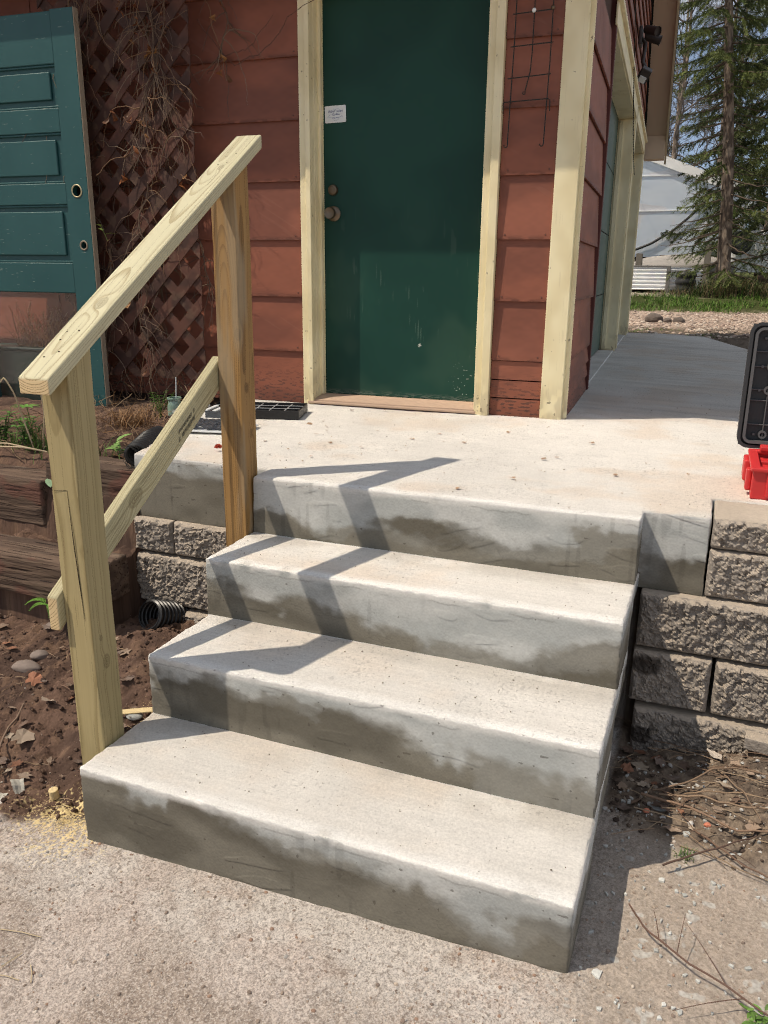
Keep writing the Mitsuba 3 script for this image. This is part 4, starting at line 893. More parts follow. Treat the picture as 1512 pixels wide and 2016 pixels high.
# ------------------------------------------------------------------ drain pipes, jar, trays
def corrugated(path, R0, amp, pitch, n=36, inner=True):
    P_ = np.asarray(path, float); t = np.linspace(0, 1, len(P_)); L = np.linalg.norm(np.diff(P_, axis=0), axis=1).sum(); m = int(L/pitch*10)
    tt = np.linspace(0, 1, m); pp = np.stack([np.interp(tt, t, P_[:, j]) for j in range(3)], 1)
    ph = (tt*L/pitch) % 1; rr_ = R0+amp*(sstep(.1, .3, ph)-sstep(.6, .8, ph))
    out_ = tube(pp, rr_, n, False)
    inn = tube(pp, rr_-.004, n, False); inn = tm(inn.vertices, np.asarray(inn.faces)[:, ::-1])
    lipf = []; k_ = np.arange(n); k2_ = (k_+1) % n; V = np.vstack([out_.vertices[:n], inn.vertices[:n]])
    rim = tm(V, np.vstack([np.stack([k_, n+k_, n+k2_], 1), np.stack([k_, n+k2_, k2_], 1)]))
    return cat([out_, inn, rim])
add('drain_pipe', corrugated([(-.475, .945, -.622), (-.45, 1.08, -.68), (-.43, 1.2, -.73)], .058, .008, .021), 'black_rib_plastic', label='open black corrugated drain pipe poking out of the dirt under the blocks', cat='pipe', smooth=40)
add('drain_pipe', corrugated([(-.70, 1.22, -.03), (-.80, 1.45, -.02), (-.86, 1.60, -.03)], .045, .009, .024), 'black_rib_plastic', label='black corrugated pipe end lying at the corner of the landing', cat='pipe', smooth=40)
mb = MB(); r = np.random.default_rng(5)
for i in range(14):
    a = r.random()*6.3; mb.m(tube([np.array([-.70+.045*math.cos(a+t)+r.normal(0, .004), 1.215-.02*t, -.03+.048*math.sin(a+t)]) for t in np.linspace(0, 2.2, 8)], .0012, 4), (.02, .02, .02))
mb.put('frayed_netting', label='frayed black netting round the mouth of the pipe at the landing corner', cat='netting')
scene['green_glass'] = {'type': 'twosided', 'bsdf': {'type': 'principled', 'base_color': {'type': 'rgb', 'value': [.22, .33, .27]}, 'roughness': .08, 'specular': .8, 'clearcoat': .8}}
scene['jar_glass'] = {'type': 'dielectric', 'int_ior': 1.3, 'ext_ior': 1.0, 'specular_transmittance': {'type': 'rgb', 'value': [.55, .80, .66]}}
jr = thing('glass_jar', 'greenish glass jar with a pale rim standing beside the siding behind the posts', 'jar')
JP = (-1.245, 2.26, -.10)
add('body', lathe([(0, 0), (.036, 0), (.040, .006), (.040, .10), (.034, .118), (.034, .135)], 28, None, JP), 'green_glass', jr, smooth=40)
add('rim', lathe([(.034, .136), (.040, .137), (.041, .146), (.036, .148), (.034, .146)], 28, None, JP), 'green_glass', jr, smooth=40)
add('straw', tube([(JP[0]+.01, JP[1], JP[2]+.10), (JP[0]+.012, JP[1]+.01, JP[2]+.26)], .003, 6), 'white_vinyl_strip', jr)
# black seedling tray
ty = thing('seedling_tray', 'flat black plastic tray lying on the landing by the siding behind the back post', 'tray')
TP, TR = np.array([-.66, 2.18, .004]), Rz(.30)
def trp(lo, hi, r=.002): return rot(rbox(lo, hi, r), TR, TP)
add('base', trp((-.24, -.13, 0), (.24, .13, .004)), 'black_plastic', ty)
for lo, hi in [((-.245, -.135, .0), (.245, -.130, .045)), ((-.245, .130, .0), (.245, .135, .045)), ((-.245, -.1295, .0), (-.240, .1295, .045)), ((.240, -.1295, .0), (.245, .1295, .045))]: add('side', trp(lo, hi), 'black_plastic', ty)
P('grey_wire', (0.45, 0.47, 0.48), .35, .3)
for x in (-.08, .0, .08, .16): add('divider_rib', trp((x, -.128, .036), (x+.006, .128, .040)), 'grey_wire', ty)
for y in (-.05, .04): add('divider_rib', trp((-.238, y, .0405), (.238, y+.005, .0435)), 'grey_wire', ty)
# clear plastic clamshell with dark contents
cl = thing('clear_container', 'clear ribbed plastic container with dark soil inside, on the landing behind the back post', 'container')
CP, CR = np.array([-.645, 1.715, .0]), Rz(.2)
def clp(m): return rot(m, CR, CP)
P('milky_plastic', (0.62, 0.64, 0.65), .25, spec=.7)
scene['container_plastic'] = {'type': 'thindielectric', 'int_ior': 1.55}
add('tub', clp(tm(*(lambda b: (np.asarray(b.vertices), b.faces))(cat([rbox((-.19, -.105, .012), (.19, .105, .014), .0008)]))) ), 'milky_plastic', cl)
def frust(w0, d0, w1, d1, z0, z1):
    v = [(-w0, -d0, z0), (w0, -d0, z0), (w0, d0, z0), (-w0, d0, z0), (-w1, -d1, z1), (w1, -d1, z1), (w1, d1, z1), (-w1, d1, z1)]
    return tm(v, [[0, 1, 5], [0, 5, 4], [1, 2, 6], [1, 6, 5], [2, 3, 7], [2, 7, 6], [3, 0, 4], [3, 4, 7], [4, 5, 6], [4, 6, 7]])
add('lid', clp(frust(.185, .10, .155, .075, .014, .105)), 'container_plastic', cl)
lo = MB(); r = np.random.default_rng(6)
for i in range(260): pebble(lo, np.array([r.uniform(-.155, .155), r.uniform(-.075, .075), r.uniform(.016, .045)]) @ CR.T+CP, r.uniform(.006, .016), (.035, .025, .02), i, .7, (IC1[0], IC1[1]))
lo.put('soil', parent=cl, kind='stuff')
for i in range(7):
    x = -.14+.045*i; add('rib', clp(rbox((x, -.077, .1055), (x+.020, .077, .1095), .0015)), 'milky_plastic', cl)
rim_ = [rbox((-.20, -.115, .010), (.20, -.103, .017), .002), rbox((-.20, .103, .010), (.20, .115, .017), .002), rbox((-.20, -.1029, .010), (-.188, .1029, .017), .002), rbox((.188, -.1029, .010), (.20, .1029, .017), .002)]
add('rim', clp(cat(rim_)), 'milky_plastic', cl)
mb = MB(); r = np.random.default_rng(61)
for i in range(140):
    d = r.normal(0, 1, 3); d /= np.linalg.norm(d); d[2] = abs(d[2]); p = np.array([-.352, 1.324, .014])
    mb.m(tube([p+d*.006, p+d*r.uniform(.015, .019)], .0011, 3), np.array((.50, .10, .06))*r.uniform(.7, 1.2))
mb.put('scrubber', label='small round reddish bristly scrubber on the landing edge beside the back post', cat='scrubber')

# ------------------------------------------------------------------ red and black tool case
P('red_plastic', (0.52, 0.030, 0.032), .38, spec=.5)
P('tool_black', (0.030, 0.031, 0.034), .40)
P('tool_black_rib', (0.085, 0.086, 0.09), .35)
tc = thing('tool_case', 'open red and black plastic tool case standing on the landing at the right edge', 'tool case')
BX0, BX1, BY0, BY1 = 1.722, 2.24, 1.40, 1.735
ZG = -.012
def tz(m): return rot(m, np.eye(3), (0, 0, ZG))
bs = tc+'__base'
scene[bs] = mikit.ply(tz(cat([rbox((BX0+.01, BY0+.01, .012), (BX1-.01, BY1-.005, .022), .006, 2)])), 'red_plastic', smooth=40)
add('wall_panel', tz(rbox((BX0, BY0, .014), (BX1, BY0+.014, .118), .006, 3)), 'red_plastic', bs, smooth=40)
add('wall_panel', tz(rbox((BX0, BY1-.014, .014), (BX1, BY1, .118), .006, 3)), 'red_plastic', bs, smooth=40)
add('wall_panel', tz(rbox((BX0+.001, BY0+.0141, .016), (BX0+.014, BY1-.0141, .112), .005, 3)), 'red_plastic', bs, smooth=40)
add('wall_panel', tz(rbox((BX1-.014, BY0+.0141, .016), (BX1, BY1-.0141, .112), .005, 3)), 'red_plastic', bs, smooth=40)
for (x, y0, y1) in [(BX0-.022, BY0+.20, BY0+.315), (BX0-.018, BY0+.05, BY0+.09)]:
    add('side_bracket', tz(rbox((x, y0, .03), (BX0+.002, y1, .108), .008, 3)), 'red_plastic', bs, smooth=40)
for x in (BX0+.045, BX0+.12, BX0+.25): add('front_rib', tz(rbox((x, BY0-.012, .022), (x+.05, BY0+.002, .112), .007, 3)), 'red_plastic', bs, smooth=40)
for lo, hi in [((BX0-.008, BY0-.016, .112), (BX1+.008, BY0+.022, .126)), ((BX0-.008, BY0+.0225, .111), (BX0+.024, BY1-.03, .125)), ((BX0-.008, BY1-.0295, .112), (BX1+.008, BY1+.006, .126))]:
    add('rim', tz(rbox(lo, hi, .005, 3)), 'red_plastic', bs, smooth=40)
for x in (BX0+.03, BX0+.16, BX0+.29): add('hinge_lug', tz(rbox((x, BY1-.05, .1265), (x+.07, BY1+.002, .145), .005, 2)), 'red_plastic', bs, smooth=40)
for lo, hi in [((BX0+.03, BY1-.09, .06), (BX1-.03, BY1-.02, .10)), ((BX0+.03, BY0+.03, .023), (BX0+.06, BY1-.1, .09))]: add('inner_tray', tz(rbox(lo, hi, .006, 2)), 'red_plastic', bs, smooth=40)
for x in (BX0+.03, BX1-.09): add('foot', tz(rbox((x, BY0+.02, .0), (x+.06, BY0+.08, .0125), .003)), 'tool_black', bs)
for x in (BX0+.03, BX1-.09): add('foot', tz(rbox((x, BY1-.08, .0), (x+.06, BY1-.02, .0125), .003)), 'tool_black', bs)
lid = tc+'__lid'
LX0, LX1, LH = 1.670, 2.25, .462
LR, LP = Rx(-.07), np.array([0, BY1+.012, .125+ZG])
def ld(m): return rot(m, LR, LP)
scene[lid] = mikit.ply(ld(rbox((LX0+.008, .052, .005), (LX1-.008, .060, LH-.005), .003, 2)), 'tool_black', smooth=40)
# rounded frame rails of the lid
def lid_ring(inset, y0, y1, rad, w):
    o_ = sbox(LX0+inset+rad, 0+inset+rad, LX1-inset-rad, LH-inset-rad).buffer(rad); i_ = sbox(LX0+inset+rad, inset+rad, LX1-inset-rad, LH-inset-rad).buffer(rad-w)
    m = trimesh.creation.extrude_polygon(o_.difference(i_), y1-y0, engine='earcut'); v = np.asarray(m.vertices)
    return ld(tm(np.stack([v[:, 0], v[:, 2]+y0, v[:, 1]], 1), np.asarray(m.faces)[:, ::-1]))
add('outer_rim', lid_ring(0, .0, .066, .040, .012), 'tool_black', lid, smooth=30)
add('gasket_rim', lid_ring(.018, -.006, .040, .030, .010), 'tool_black_rib', lid, smooth=30)
xs_, zs_ = [LX0+.085, LX0+.20, LX0+.33], [.085, .175, .215, .30, .355]
for x in xs_: add('upright_rib', ld(rbox((x, .030, .03), (x+.004, .0525, LH-.03), .001)), 'tool_black_rib', lid)
for z in zs_: add('cross_rib', ld(rbox((LX0+.03, .032, z), (LX1-.03, .0523, z+.004), .001)), 'tool_black_rib', lid)
for z in (.05, .215, .302, .405):
    for x in xs_[:1]:
        add('screw_boss', rot(lathe([(.0085, .0), (.015, .0), (.016, .006), (.015, .024)], 18, Rx(math.pi/2), (x+.002, .050, z)), LR, LP) if False else ld(tm(*(lambda m: (m.vertices, m.faces))(lathe([(.0085, -.004), (.0085, .026), (.015, .026), (.0165, .0)], 18, Rx(math.pi/2), (x+.002, .052, z))))), 'tool_black_rib', lid, smooth=40)
        add('small_boss', ld(lathe([(0.0, .024), (.005, .024), (.006, .0)], 12, Rx(math.pi/2), (x-.028, .052, z))), 'tool_black_rib', lid, smooth=40)

# ------------------------------------------------------------------ loose things on the ground
def onground(x, y, dz=0.0): return np.array([x, y, float(gz(x, y))+dz])
def gbatch(xs, ys): return gz(np.asarray(xs), np.asarray(ys))
def scatter(name, label, n, fx, fy, smin, smax, cols, seed, keep=None, flat=.6, cat_=None, sink=.3):
    r = np.random.default_rng(seed); xs, ys = fx(r, n), fy(r, n)
    if keep is not None: k = keep(xs, ys, r); xs, ys = xs[k], ys[k]
    zs = gbatch(xs, ys); mb = MB(); cols = np.array(cols)
    for i in range(len(xs)):
        s = smin*(smax/smin)**(r.random()**2.2); pebble(mb, np.array([xs[i], ys[i], zs[i]+s*flat*sink]), s, cols[r.integers(len(cols))], seed*10000+i, flat, IC0)
    return mb.put(name, label=label, kind='stuff', cat=cat_)
IC0 = icos(0)
free = lambda x, y, r: ~((x > -.01) & (x < 1.41) & (y > -.005)) & ~((x > -.1) & (x < .01) & (y > .1) & (y < .21))
PADC = [(.40, .33, .27), (.28, .22, .18), (.33, .31, .29), (.22, .17, .14), (.45, .40, .35), (.30, .20, .15)]
scatter('gravel', 'loose small gravel on the worn pad in front of the steps', 9000, lambda r, n: r.uniform(-.9, 2.3, n), lambda r, n: r.uniform(-1.0, .60, n), .0012, .0065, PADC, 1, lambda x, y, r: free(x, y, r) & (r.random(len(x)) > dirt_mask(x, y)*.8))
scatter('rubble', 'crumbs of dark soil on the bare dirt left of the steps', 2600, lambda r, n: r.uniform(-1.3, .0, n), lambda r, n: r.uniform(-.0, 1.07, n), .0025, .013, [(.10, .063, .046), (.075, .045, .033), (.05, .03, .023), (.11, .068, .048), (.16, .11, .085)], 2, lambda x, y, r: free(x, y, r) & (dirt_mask(x, y) > .5) & (gz(x, y, False) < -.50), .75)
scatter('debris', 'crumbled soil and cement crumbs beside the right wall', 2600, lambda r, n: r.uniform(1.40, 2.25, n), lambda r, n: r.uniform(.30, 1.06, n), .002, .012, [(.16, .12, .09), (.09, .065, .05), (.50, .49, .47), (.30, .25, .2), (.07, .05, .04)], 3, lambda x, y, r: dirt_mask(x, y) > r.random(len(x))*.9)
mb = MB(); r = np.random.default_rng(77)
for i in range(240):
    x, y = 1.42+abs(r.normal(0, .28)), r.uniform(-.45, 1.0)
    if x > 2.2: continue
    n = r.integers(5, 9); th = np.sort(r.random(n)*6.28); s = r.uniform(.002, .009)*(1.9 if r.random() < .08 else 1); p = onground(x, y, .003)
    v = np.stack([np.cos(th)*s*r.uniform(.6, 1.1, n), np.sin(th)*s*r.uniform(.6, 1.1, n), np.full(n, .002)], 1)+p
    bt = v-np.array([0, 0, .006]); k_ = np.arange(n); k2_ = (k_+1) % n
    mb.add(np.vstack([v, bt, p[None]+[0, 0, .003]]), np.vstack([np.stack([k_, k2_, 0*k_+2*n], 1), np.stack([n+k_, n+k2_, k2_], 1), np.stack([n+k_, k2_, k_], 1)]), np.array((.56, .57, .55))*r.uniform(.65, 1.1))
mb.put('cement_splatter', label='pale grey cement splatter flakes on the pad to the right of the steps', kind='stuff')
mb = MB(); r = np.random.default_rng(78)
for i in range(2600):
    a = r.random()*6.28; d = abs(r.normal(0, .10)); x, y = -.12+d*math.cos(a)*1.1, .04+d*math.sin(a)*.8
    if not free(np.array([x]), np.array([y]), r)[0]: continue
    p = onground(x, y, .002); R = Rz(r.random()*6.3); s = r.uniform(.0008, .0022)
    v = np.array([[-s, 0, 0], [s, 0, 0], [s*.8, s*.5, .001], [-s, s*.6, .0005]]) @ R.T+p
    mb.add(v, [[0, 1, 2], [0, 2, 3]], np.array((.74, .60, .33))*r.uniform(.7, 1.15))
for i in range(250):
    x, y = r.uniform(-.25, .0), r.uniform(.45, .70); p = onground(x, y, .002); s = r.uniform(.0015, .004)
    mb.add(np.array([[-s, 0, 0], [s, 0, 0], [s*.8, s*.5, .001], [-s, s*.6, .0005]]) @ Rz(r.random()*6.3).T+p, [[0, 1, 2], [0, 2, 3]], np.array((.70, .54, .30))*r.uniform(.7, 1.15))
mb.put('sawdust', label='pale yellow sawdust at the foot of the front post', kind='stuff')
# leaf litter
def flat_leaf(mb, p, s, seed, col, lobes=True):
    r = np.random.default_rng(seed); n = 14; th = np.linspace(0, 2*np.pi, n, endpoint=False)
    rad = s*(.55+.45*np.abs(np.cos(th/2))+(.22*np.cos(th*5) if lobes else 0))*r.uniform(.85, 1.1, n); v = np.stack([rad*np.cos(th), rad*np.sin(th)*.62, .25*s*(fb(np.stack([np.cos(th), np.sin(th), th*0], 1)*1.4+r.random()*30, 2)*2-.6)], 1)
    v = np.vstack([v, [0, 0, .02*s]]) @ Rx(r.normal(0, .25)).T @ Rz(r.random()*6.3).T+p; k_ = np.arange(n)
    mb.add(v, np.stack([k_, (k_+1) % n, 0*k_+n], 1), np.asarray(col)*r.uniform(.75, 1.2))
LC = [(.20, .14, .105), (.28, .21, .16), (.13, .09, .07), (.34, .28, .22), (.22, .11, .07), (.17, .13, .11)]
mb = MB(); r = np.random.default_rng(79)
for i in range(120):
    x, y = (r.uniform(-1.2, -.05), r.uniform(.15, .85)) if i % 5 < 3 else (1.42+abs(r.normal(0, .38)), r.uniform(.58, 1.03))
    if float(gz(x, y, False)) > -.5: continue
    flat_leaf(mb, onground(x, y, .010), r.uniform(.012, .034), 500+i, LC[r.integers(6)])
mb.put('leaf_litter', 'leafy', label='dry torn leaves lying on the dirt at both sides of the steps', kind='stuff')
for (x, y, s, c, lab) in [(-.54, .30, .062, (.34, .27, .21), 'large pale oak leaf on the dirt left of the front post'), (-.69, .52, .050, (.40, .19, .12), 'reddish-brown dry leaf just below the two flat stones'), (-.55, .45, .040, (.42, .34, .27), 'small tan leaf between the two flat stones and the front post'),
                          (1.60, .80, .040, (.38, .36, .33), 'pale grey leaf in the shade of the steps on the right'), (1.70, .98, .036, (.48, .42, .36), 'light leaf at the shadow edge below the right wall'), (-.19, .36, .036, (.50, .22, .10), 'orange leaf scrap between the front post and the second step')]:
    m2 = MB(); flat_leaf(m2, onground(x, y, .016), s, int(s*9000), c); m2.put('fallen_leaf', 'leafy', label=lab, cat='leaf')
# twigs and straws
def stick(pts, r0, r1, lab, col=(.17, .11, .075), side=()):
    t = np.linspace(0, 1, len(pts)); tt = np.linspace(0, 1, 18); pp = np.stack([np.interp(tt, t, np.array(pts)[:, j]) for j in range(2)], 1)
    zb = gbatch(pp[:, 0], pp[:, 1]); zz = np.interp(tt, t, [q_[2] for q_ in pts])
    r0, r1 = r0*.55, r1*.55
    P3 = np.column_stack([pp, zb*.3+zb.mean()*.7+zz+r0]); P3 += (fb(P3*14, 2, 3)[:, None]-.5)*.012
    P3[:, 2] = np.maximum(P3[:, 2], zb+r0*.4)
    mb = MB(); mb.m(tube(P3, np.linspace(r0, r1, 18), 6), col)
    for (i, d, L) in side:
        d = np.array(d, float); d /= np.linalg.norm(d); mb.m(tube([P3[i]+d*L*q_+np.array([0, 0, .0])-np.array([0, 0, .02*q_*q_]) for q_ in np.linspace(0, 1, 6)], np.linspace(r0*.55, r0*.25, 6), 5), col)
    mb.put('twig', 'painted', label=lab, cat='twig', smooth=True)
stick([(-.66, .44, .02), (-.63, .33, .02), (-.56, .20, .015), (-.49, .11, .01)], .008, .007, 'crooked upright-lying brown twig left of the front post', (.21, .145, .105))
stick([(-.72, .30, .01), (-.64, .17, .01), (-.55, .05, .0)], .005, .004, 'thin second twig at the left edge, reaching the torn grey scrap', (.16, .10, .07))
stick([(1.50, .70, .03), (1.63, .68, .03), (1.76, .64, .025), (1.87, .66, .02)], .0075, .005, 'thick reddish-brown stick lying across the debris right of the steps', (.25, .165, .115))
stick([(1.53, .74, .01), (1.62, .77, .03), (1.70, .85, .05), (1.86, .87, .04), (1.98, .87, .03)], .006, .004, 'long bowed twig curving up from the round stone to the right edge', (.21, .145, .10))
stick([(1.55, .72, .02), (1.66, .72, .03), (1.80, .72, .03), (2.0, .76, .02)], .006, .005, 'straight tan stick lying above the thick reddish stick', (.27, .19, .13))
stick([(1.56, .76, .02), (1.62, .66, .02), (1.68, .59, .01)], .0035, .002, 'short thin twig crossing the thick reddish stick', (.17, .11, .08))
stick([(1.62, .74, .02), (1.75, .78, .03), (1.90, .79, .02)], .004, .003, 'thin tan twig just above the straight stick', (.30, .21, .14))
stick([(1.70, .90, .02), (1.78, .78, .03), (1.83, .68, .02)], .0045, .003, 'thin twig lying steeply across the other sticks', (.24, .17, .12))
stick([(1.58, .42, .02), (1.68, .50, .03), (1.76, .57, .03), (1.82, .64, .02)], .0055, .0035, 'dark slanting twig with a fork below the stick pile', (.11, .07, .055), side=[(9, (.5, -.3, .1), .10)])
stick([(1.66, .60, .02), (1.74, .52, .03), (1.86, .46, .02)], .005, .004, 'thin brown twig lying below the stick pile toward the right edge', (.17, .11, .08))
stick([(1.62, .55, .0), (1.75, .50, .02), (1.90, .44, .02)], .0035, .002, 'slender pale twig parallel to the lower edge of the stick pile', (.26, .19, .13))
stick([(1.51, .25, .02), (1.55, .17, .03), (1.64, .10, .04), (1.80, .03, .03), (1.95, -.02, .02)], .0045, .004, 'bare dark branch with side shoots at the lower right edge', (.14, .085, .065), side=[(8, (.1, .9, .35), .12), (11, (-.55, .75, .3), .16), (12, (-.8, -.5, .1), .17), (6, (-.2, .9, .3), .09)])
stick([(1.33, -.47, .0), (1.42, -.42, .015), (1.47, -.40, .0)], .002, .0015, 'tiny thin twig on the pad below the right end of the lowest step', (.16, .10, .075))
mb = MB(); r = np.random.default_rng(80)
for i in range(85):
    x, y = (r.uniform(1.45, 2.1), r.uniform(.56, 1.0)); a = r.normal(.1, .5)+(math.pi if r.random() < .5 else 0); L = r.uniform(.03, .16); p = onground(x, y, r.uniform(.004, .03)); d = np.array([math.cos(a), math.sin(a), r.normal(0, .08)])
    mb.m(tube([p, p+d*L*.5+np.array([0, 0, .004]), p+d*L], .0009+.0010*r.random(), 4, False), np.array([(.24, .165, .11), (.17, .11, .075), (.31, .23, .155)][r.integers(3)]))
for i in range(130):
    x, y = r.uniform(-1.2, -.05), r.uniform(.12, .8); a = r.random()*6.3; L = r.uniform(.02, .09); p = onground(x, y, .006); d = np.array([math.cos(a), math.sin(a), 0])
    if p[2] > -.5: continue
    mb.m(tube([p, p+d*L*.5+np.array([0, 0, .003]), p+d*L], .0012, 3, False), np.array([(.34, .24, .15), (.2, .13, .09), (.28, .2, .14)][r.integers(3)]))
mb.put('twig_litter', label='thin broken straws and twigs littering the dirt beside the steps', kind='stuff')
for (x0, y0, x1, y1, lab) in [(.04, -.36, .16, -.345, 'pine needle lying level on the pad at lower left'), (.13, -.50, .155, -.40, 'pine needle on the pad, upright one of two near each other'), (.13, -.475, .21, -.465, 'pine needle lying level just below the upright needle'), (.13, -.545, .125, -.47, 'short pine needle standing straight below the level ones'),
                              (.20, -.42, .24, -.46, 'short slanting pine needle beside the dark crumb patch'), (.10, -.60, .155, -.665, 'long slanting pine needle near the bottom left of the pad'), (.20, -.65, .24, -.57, 'slanting pine needle right of the bottom-left one'), (.38, -.55, .43, -.575, 'pale short straw on the pad below the lowest step')]:
    a, b = onground(x0, y0, .004), onground(x1, y1, .004)
    add('pine_needle', tube([a, (a+b)/2+np.array([.002, .002, .003]), b], .0012, 5), 'straw', label=lab, cat='pine needle')
# stones, scraps, brick
P('river_stone', (0.20, 0.16, 0.14), .8); P('slate_stone', (0.30, 0.31, 0.30), .85)
def stone(x, y, s, M, mat, lab, seed, dz=.0, yaw=0.0):
    v, f = icos(3); w = v*(1+.3*(fb(v*1.3+seed*7, 2)[:, None]-.5))*np.array(M)*s
    add('stone', tm(w @ Rz(yaw).T+onground(x, y, dz), f), mat, label=lab, cat='stone', smooth=True)
stone(-.79, .585, .045, (1.3, .75, .5), 'river_stone', 'smooth oblong brown stone, front one of two on the dirt', 1, .012, .1)
stone(-.80, .665, .035, (1.0, .8, .6), 'river_stone', 'smaller brown stone resting right behind the oblong one', 2, .012, .3)
stone(1.555, .705, .024, (1.2, .9, .35), 'slate_stone', 'flat round grey stone in the shade right of the steps', 3, .006)
stone(-.215, .50, .030, (1.1, .8, .35), 'slate_stone', 'flat grey stone half hidden between front post and second step', 4, .006)
P('paper_grey', (0.42, 0.40, 0.36), .8)
mb = MB()
for k_, (x, y, L, w, yaw, t) in enumerate([(-.40, .045, .085, .048, -1.0, .12), (-.375, .115, .050, .040, -.6, .3)]):
    g = np.linspace(0, 1, 5); U, Vv = np.meshgrid(g, g, indexing='ij'); v = np.stack([(U-.5)*L, (Vv-.5)*w*(1-.25*U), .010*np.sin(U*3+k_)+.006*np.cos(Vv*4)], -1).reshape(-1, 3)
    v[:, :2] += (fb(np.c_[v[:, :2]*40, v[:, 0]*0]+k_, 2)[:, None]-.5)*.012
    v = v @ Ry(t).T @ Rz(yaw).T+onground(x, y, .014); ii = np.arange(25).reshape(5, 5)
    mb.add(v, np.vstack([np.stack([ii[:-1, :-1], ii[1:, :-1], ii[1:, 1:]], -1).reshape(-1, 3), np.stack([ii[:-1, :-1], ii[1:, 1:], ii[:-1, 1:]], -1).reshape(-1, 3)]), (.44, .42, .37))
mb.put('torn_scrap', label='torn folded grey scrap lying on the dirt at the left edge', cat='scrap')
PB('cork_wood', (0.62, 0.49, 0.27), lambda p, n, uv: noise(p.x*400, p.y*400, p.z*90), .0008, rough=.85)
pl = onground(-.245, .133); 
add('wood_plug', rot(lathe([(0, 0), (.0150, 0), (.0152, .006), (.0138, .012), (.0148, .016), (.0145, .030), (.012, .0315), (0, .031)], 18), Rx(.1), pl), 'cork_wood', label='small round wooden plug drilled out of timber, standing in the sawdust', cat='wood plug', smooth=40)
wc = [onground(-.29, .47, .02), onground(-.22, .50, .026), onground(-.10, .55, .030)]
wv = np.array([0, .010, .004]); add('wood_strip', cat([rbox((-.1, -.009, 0), (.1, .009, .003), .001)]) if False else tm([wc[0]-wv, wc[1]-wv, wc[2]-wv, wc[0]+wv, wc[1]+wv, wc[2]+wv, *[p+wv*s-np.array([0, 0, .003]) for s in (-1, 1) for p in wc]], [[0, 1, 4], [0, 4, 3], [1, 2, 5], [1, 5, 4], [6, 0, 7], [0, 7, 1], [7, 1, 8], [1, 8, 2]]), 'cork_wood', label='thin curved yellow wood shaving between front post and second step', cat='wood shaving')
bk = onground(1.86, 1.0, .025)
add('brick', rot(rbox((-.075, -.028, -.02), (.12, .028, .022), .004, 2, 20, 6, 5), Rz(-.12), bk), 'split_block', label='small tan brick piece on the leaves at the right edge below the wall', cat='brick', smooth=40)
lb = onground(1.80, .36)
P('orange_chip', (0.60, 0.22, 0.14), .8)
for (x, y, lab) in [(1.52, .66, 'small orange chip in the shade beside the flat grey stone'), (1.69, .655, 'larger orange chip lying in the sun among the sticks')]:
    m2 = MB(); pebble(m2, onground(x, y, .008), .011, (.60, .22, .14), 5, .6); m2.put('orange_chip', label=lab, cat='chip')
gl = MB(); leaf(gl, np.array([-1.12, 1.13, -.155]), np.array([.45, -.35, .0]), np.array([0, 0, 1.0]), .085, .030, (.22, .33, .20), .02); gl.put('green_leaf', 'leafy', label='pale green strip of leaf lying on top of the upper timber', cat='leaf')
k = thing('green_shoot', 'small green weed tuft on the pad beside the stick pile', 'weed'); mb = MB(); r = np.random.default_rng(81)
for i in range(45): blade(mb, onground(1.635+r.normal(0, .012), .505+r.normal(0, .010), 0), r.uniform(.015, .035), r.uniform(.01, .03), r.random()*6.3, .0035, np.array((.10, .16, .05))*r.uniform(.7, 1.4))
mb.put('blades', 'leafy', k)
for (x, y, lab) in [(1.80, .02, 'green sprout on the branch tip at the lower right edge'), (1.565, -.335, 'small green sprout low on the pad near the bottom right corner')]:
    k = thing('green_sprout', lab, 'sprout'); mb = MB(); r = np.random.default_rng(int(x*100)); p = onground(x, y, .01)
    for i in range(26):
        az = r.random()*6.3; leaf(mb, p+np.array([r.normal(0, .012), r.normal(0, .012), .018*r.random()]), np.array([math.cos(az), math.sin(az), r.uniform(.0, .9)]), np.array([0, 0, 1.0]), r.uniform(.016, .032), .009, np.array((.12, .22, .05))*r.uniform(.7, 1.3))
    mb.put('foliage', 'leafy', k)
# crumbs on the landing and treads
mb = MB(); r = np.random.default_rng(82)
for i in range(420):
    x, y = r.uniform(-.6, 2.2), r.uniform(1.0, 4.6); s = r.uniform(.0012, .004)
    if x > 1.4 and y < 1.15: continue
    if y > 2.6 and x < .9: continue
    z = -.028*max(0, x-.845)*float(sstep(1.7, 3.0, y)); mb_c = [(.14, .10, .07), (.30, .2, .13), (.09, .07, .05)][r.integers(3)]
    pebble(mb, np.array([x, y, z+s*.5]), s, mb_c, 40000+i, .5, IC0)
for i in range(160):
    k_ = r.integers(3); z = [-.6343, -.4294, -.2198][k_]; y0 = [0, .3311, .674][k_]; x, y = r.uniform(.02, 1.38), y0+r.uniform(.02, .31); s = r.uniform(.001, .0032)
    pebble(mb, np.array([x, y, z+s*.4+.001]), s, (.13, .10, .075), 50000+i, .5, IC0)
mb.put('crumbs', label='scattered dark crumbs on the landing and treads', kind='stuff')
mb = MB()
for i in range(34):
    x, y = r.uniform(-.3, 1.9), r.uniform(1.1, 2.6); z = .002
    flat_leaf(mb, np.array([x, y, z+.003]), r.uniform(.006, .018), 60000+i, (.34, .22, .14), False)
mb.put('litter_scraps', label='flat brown scraps lying on the landing', kind='stuff')

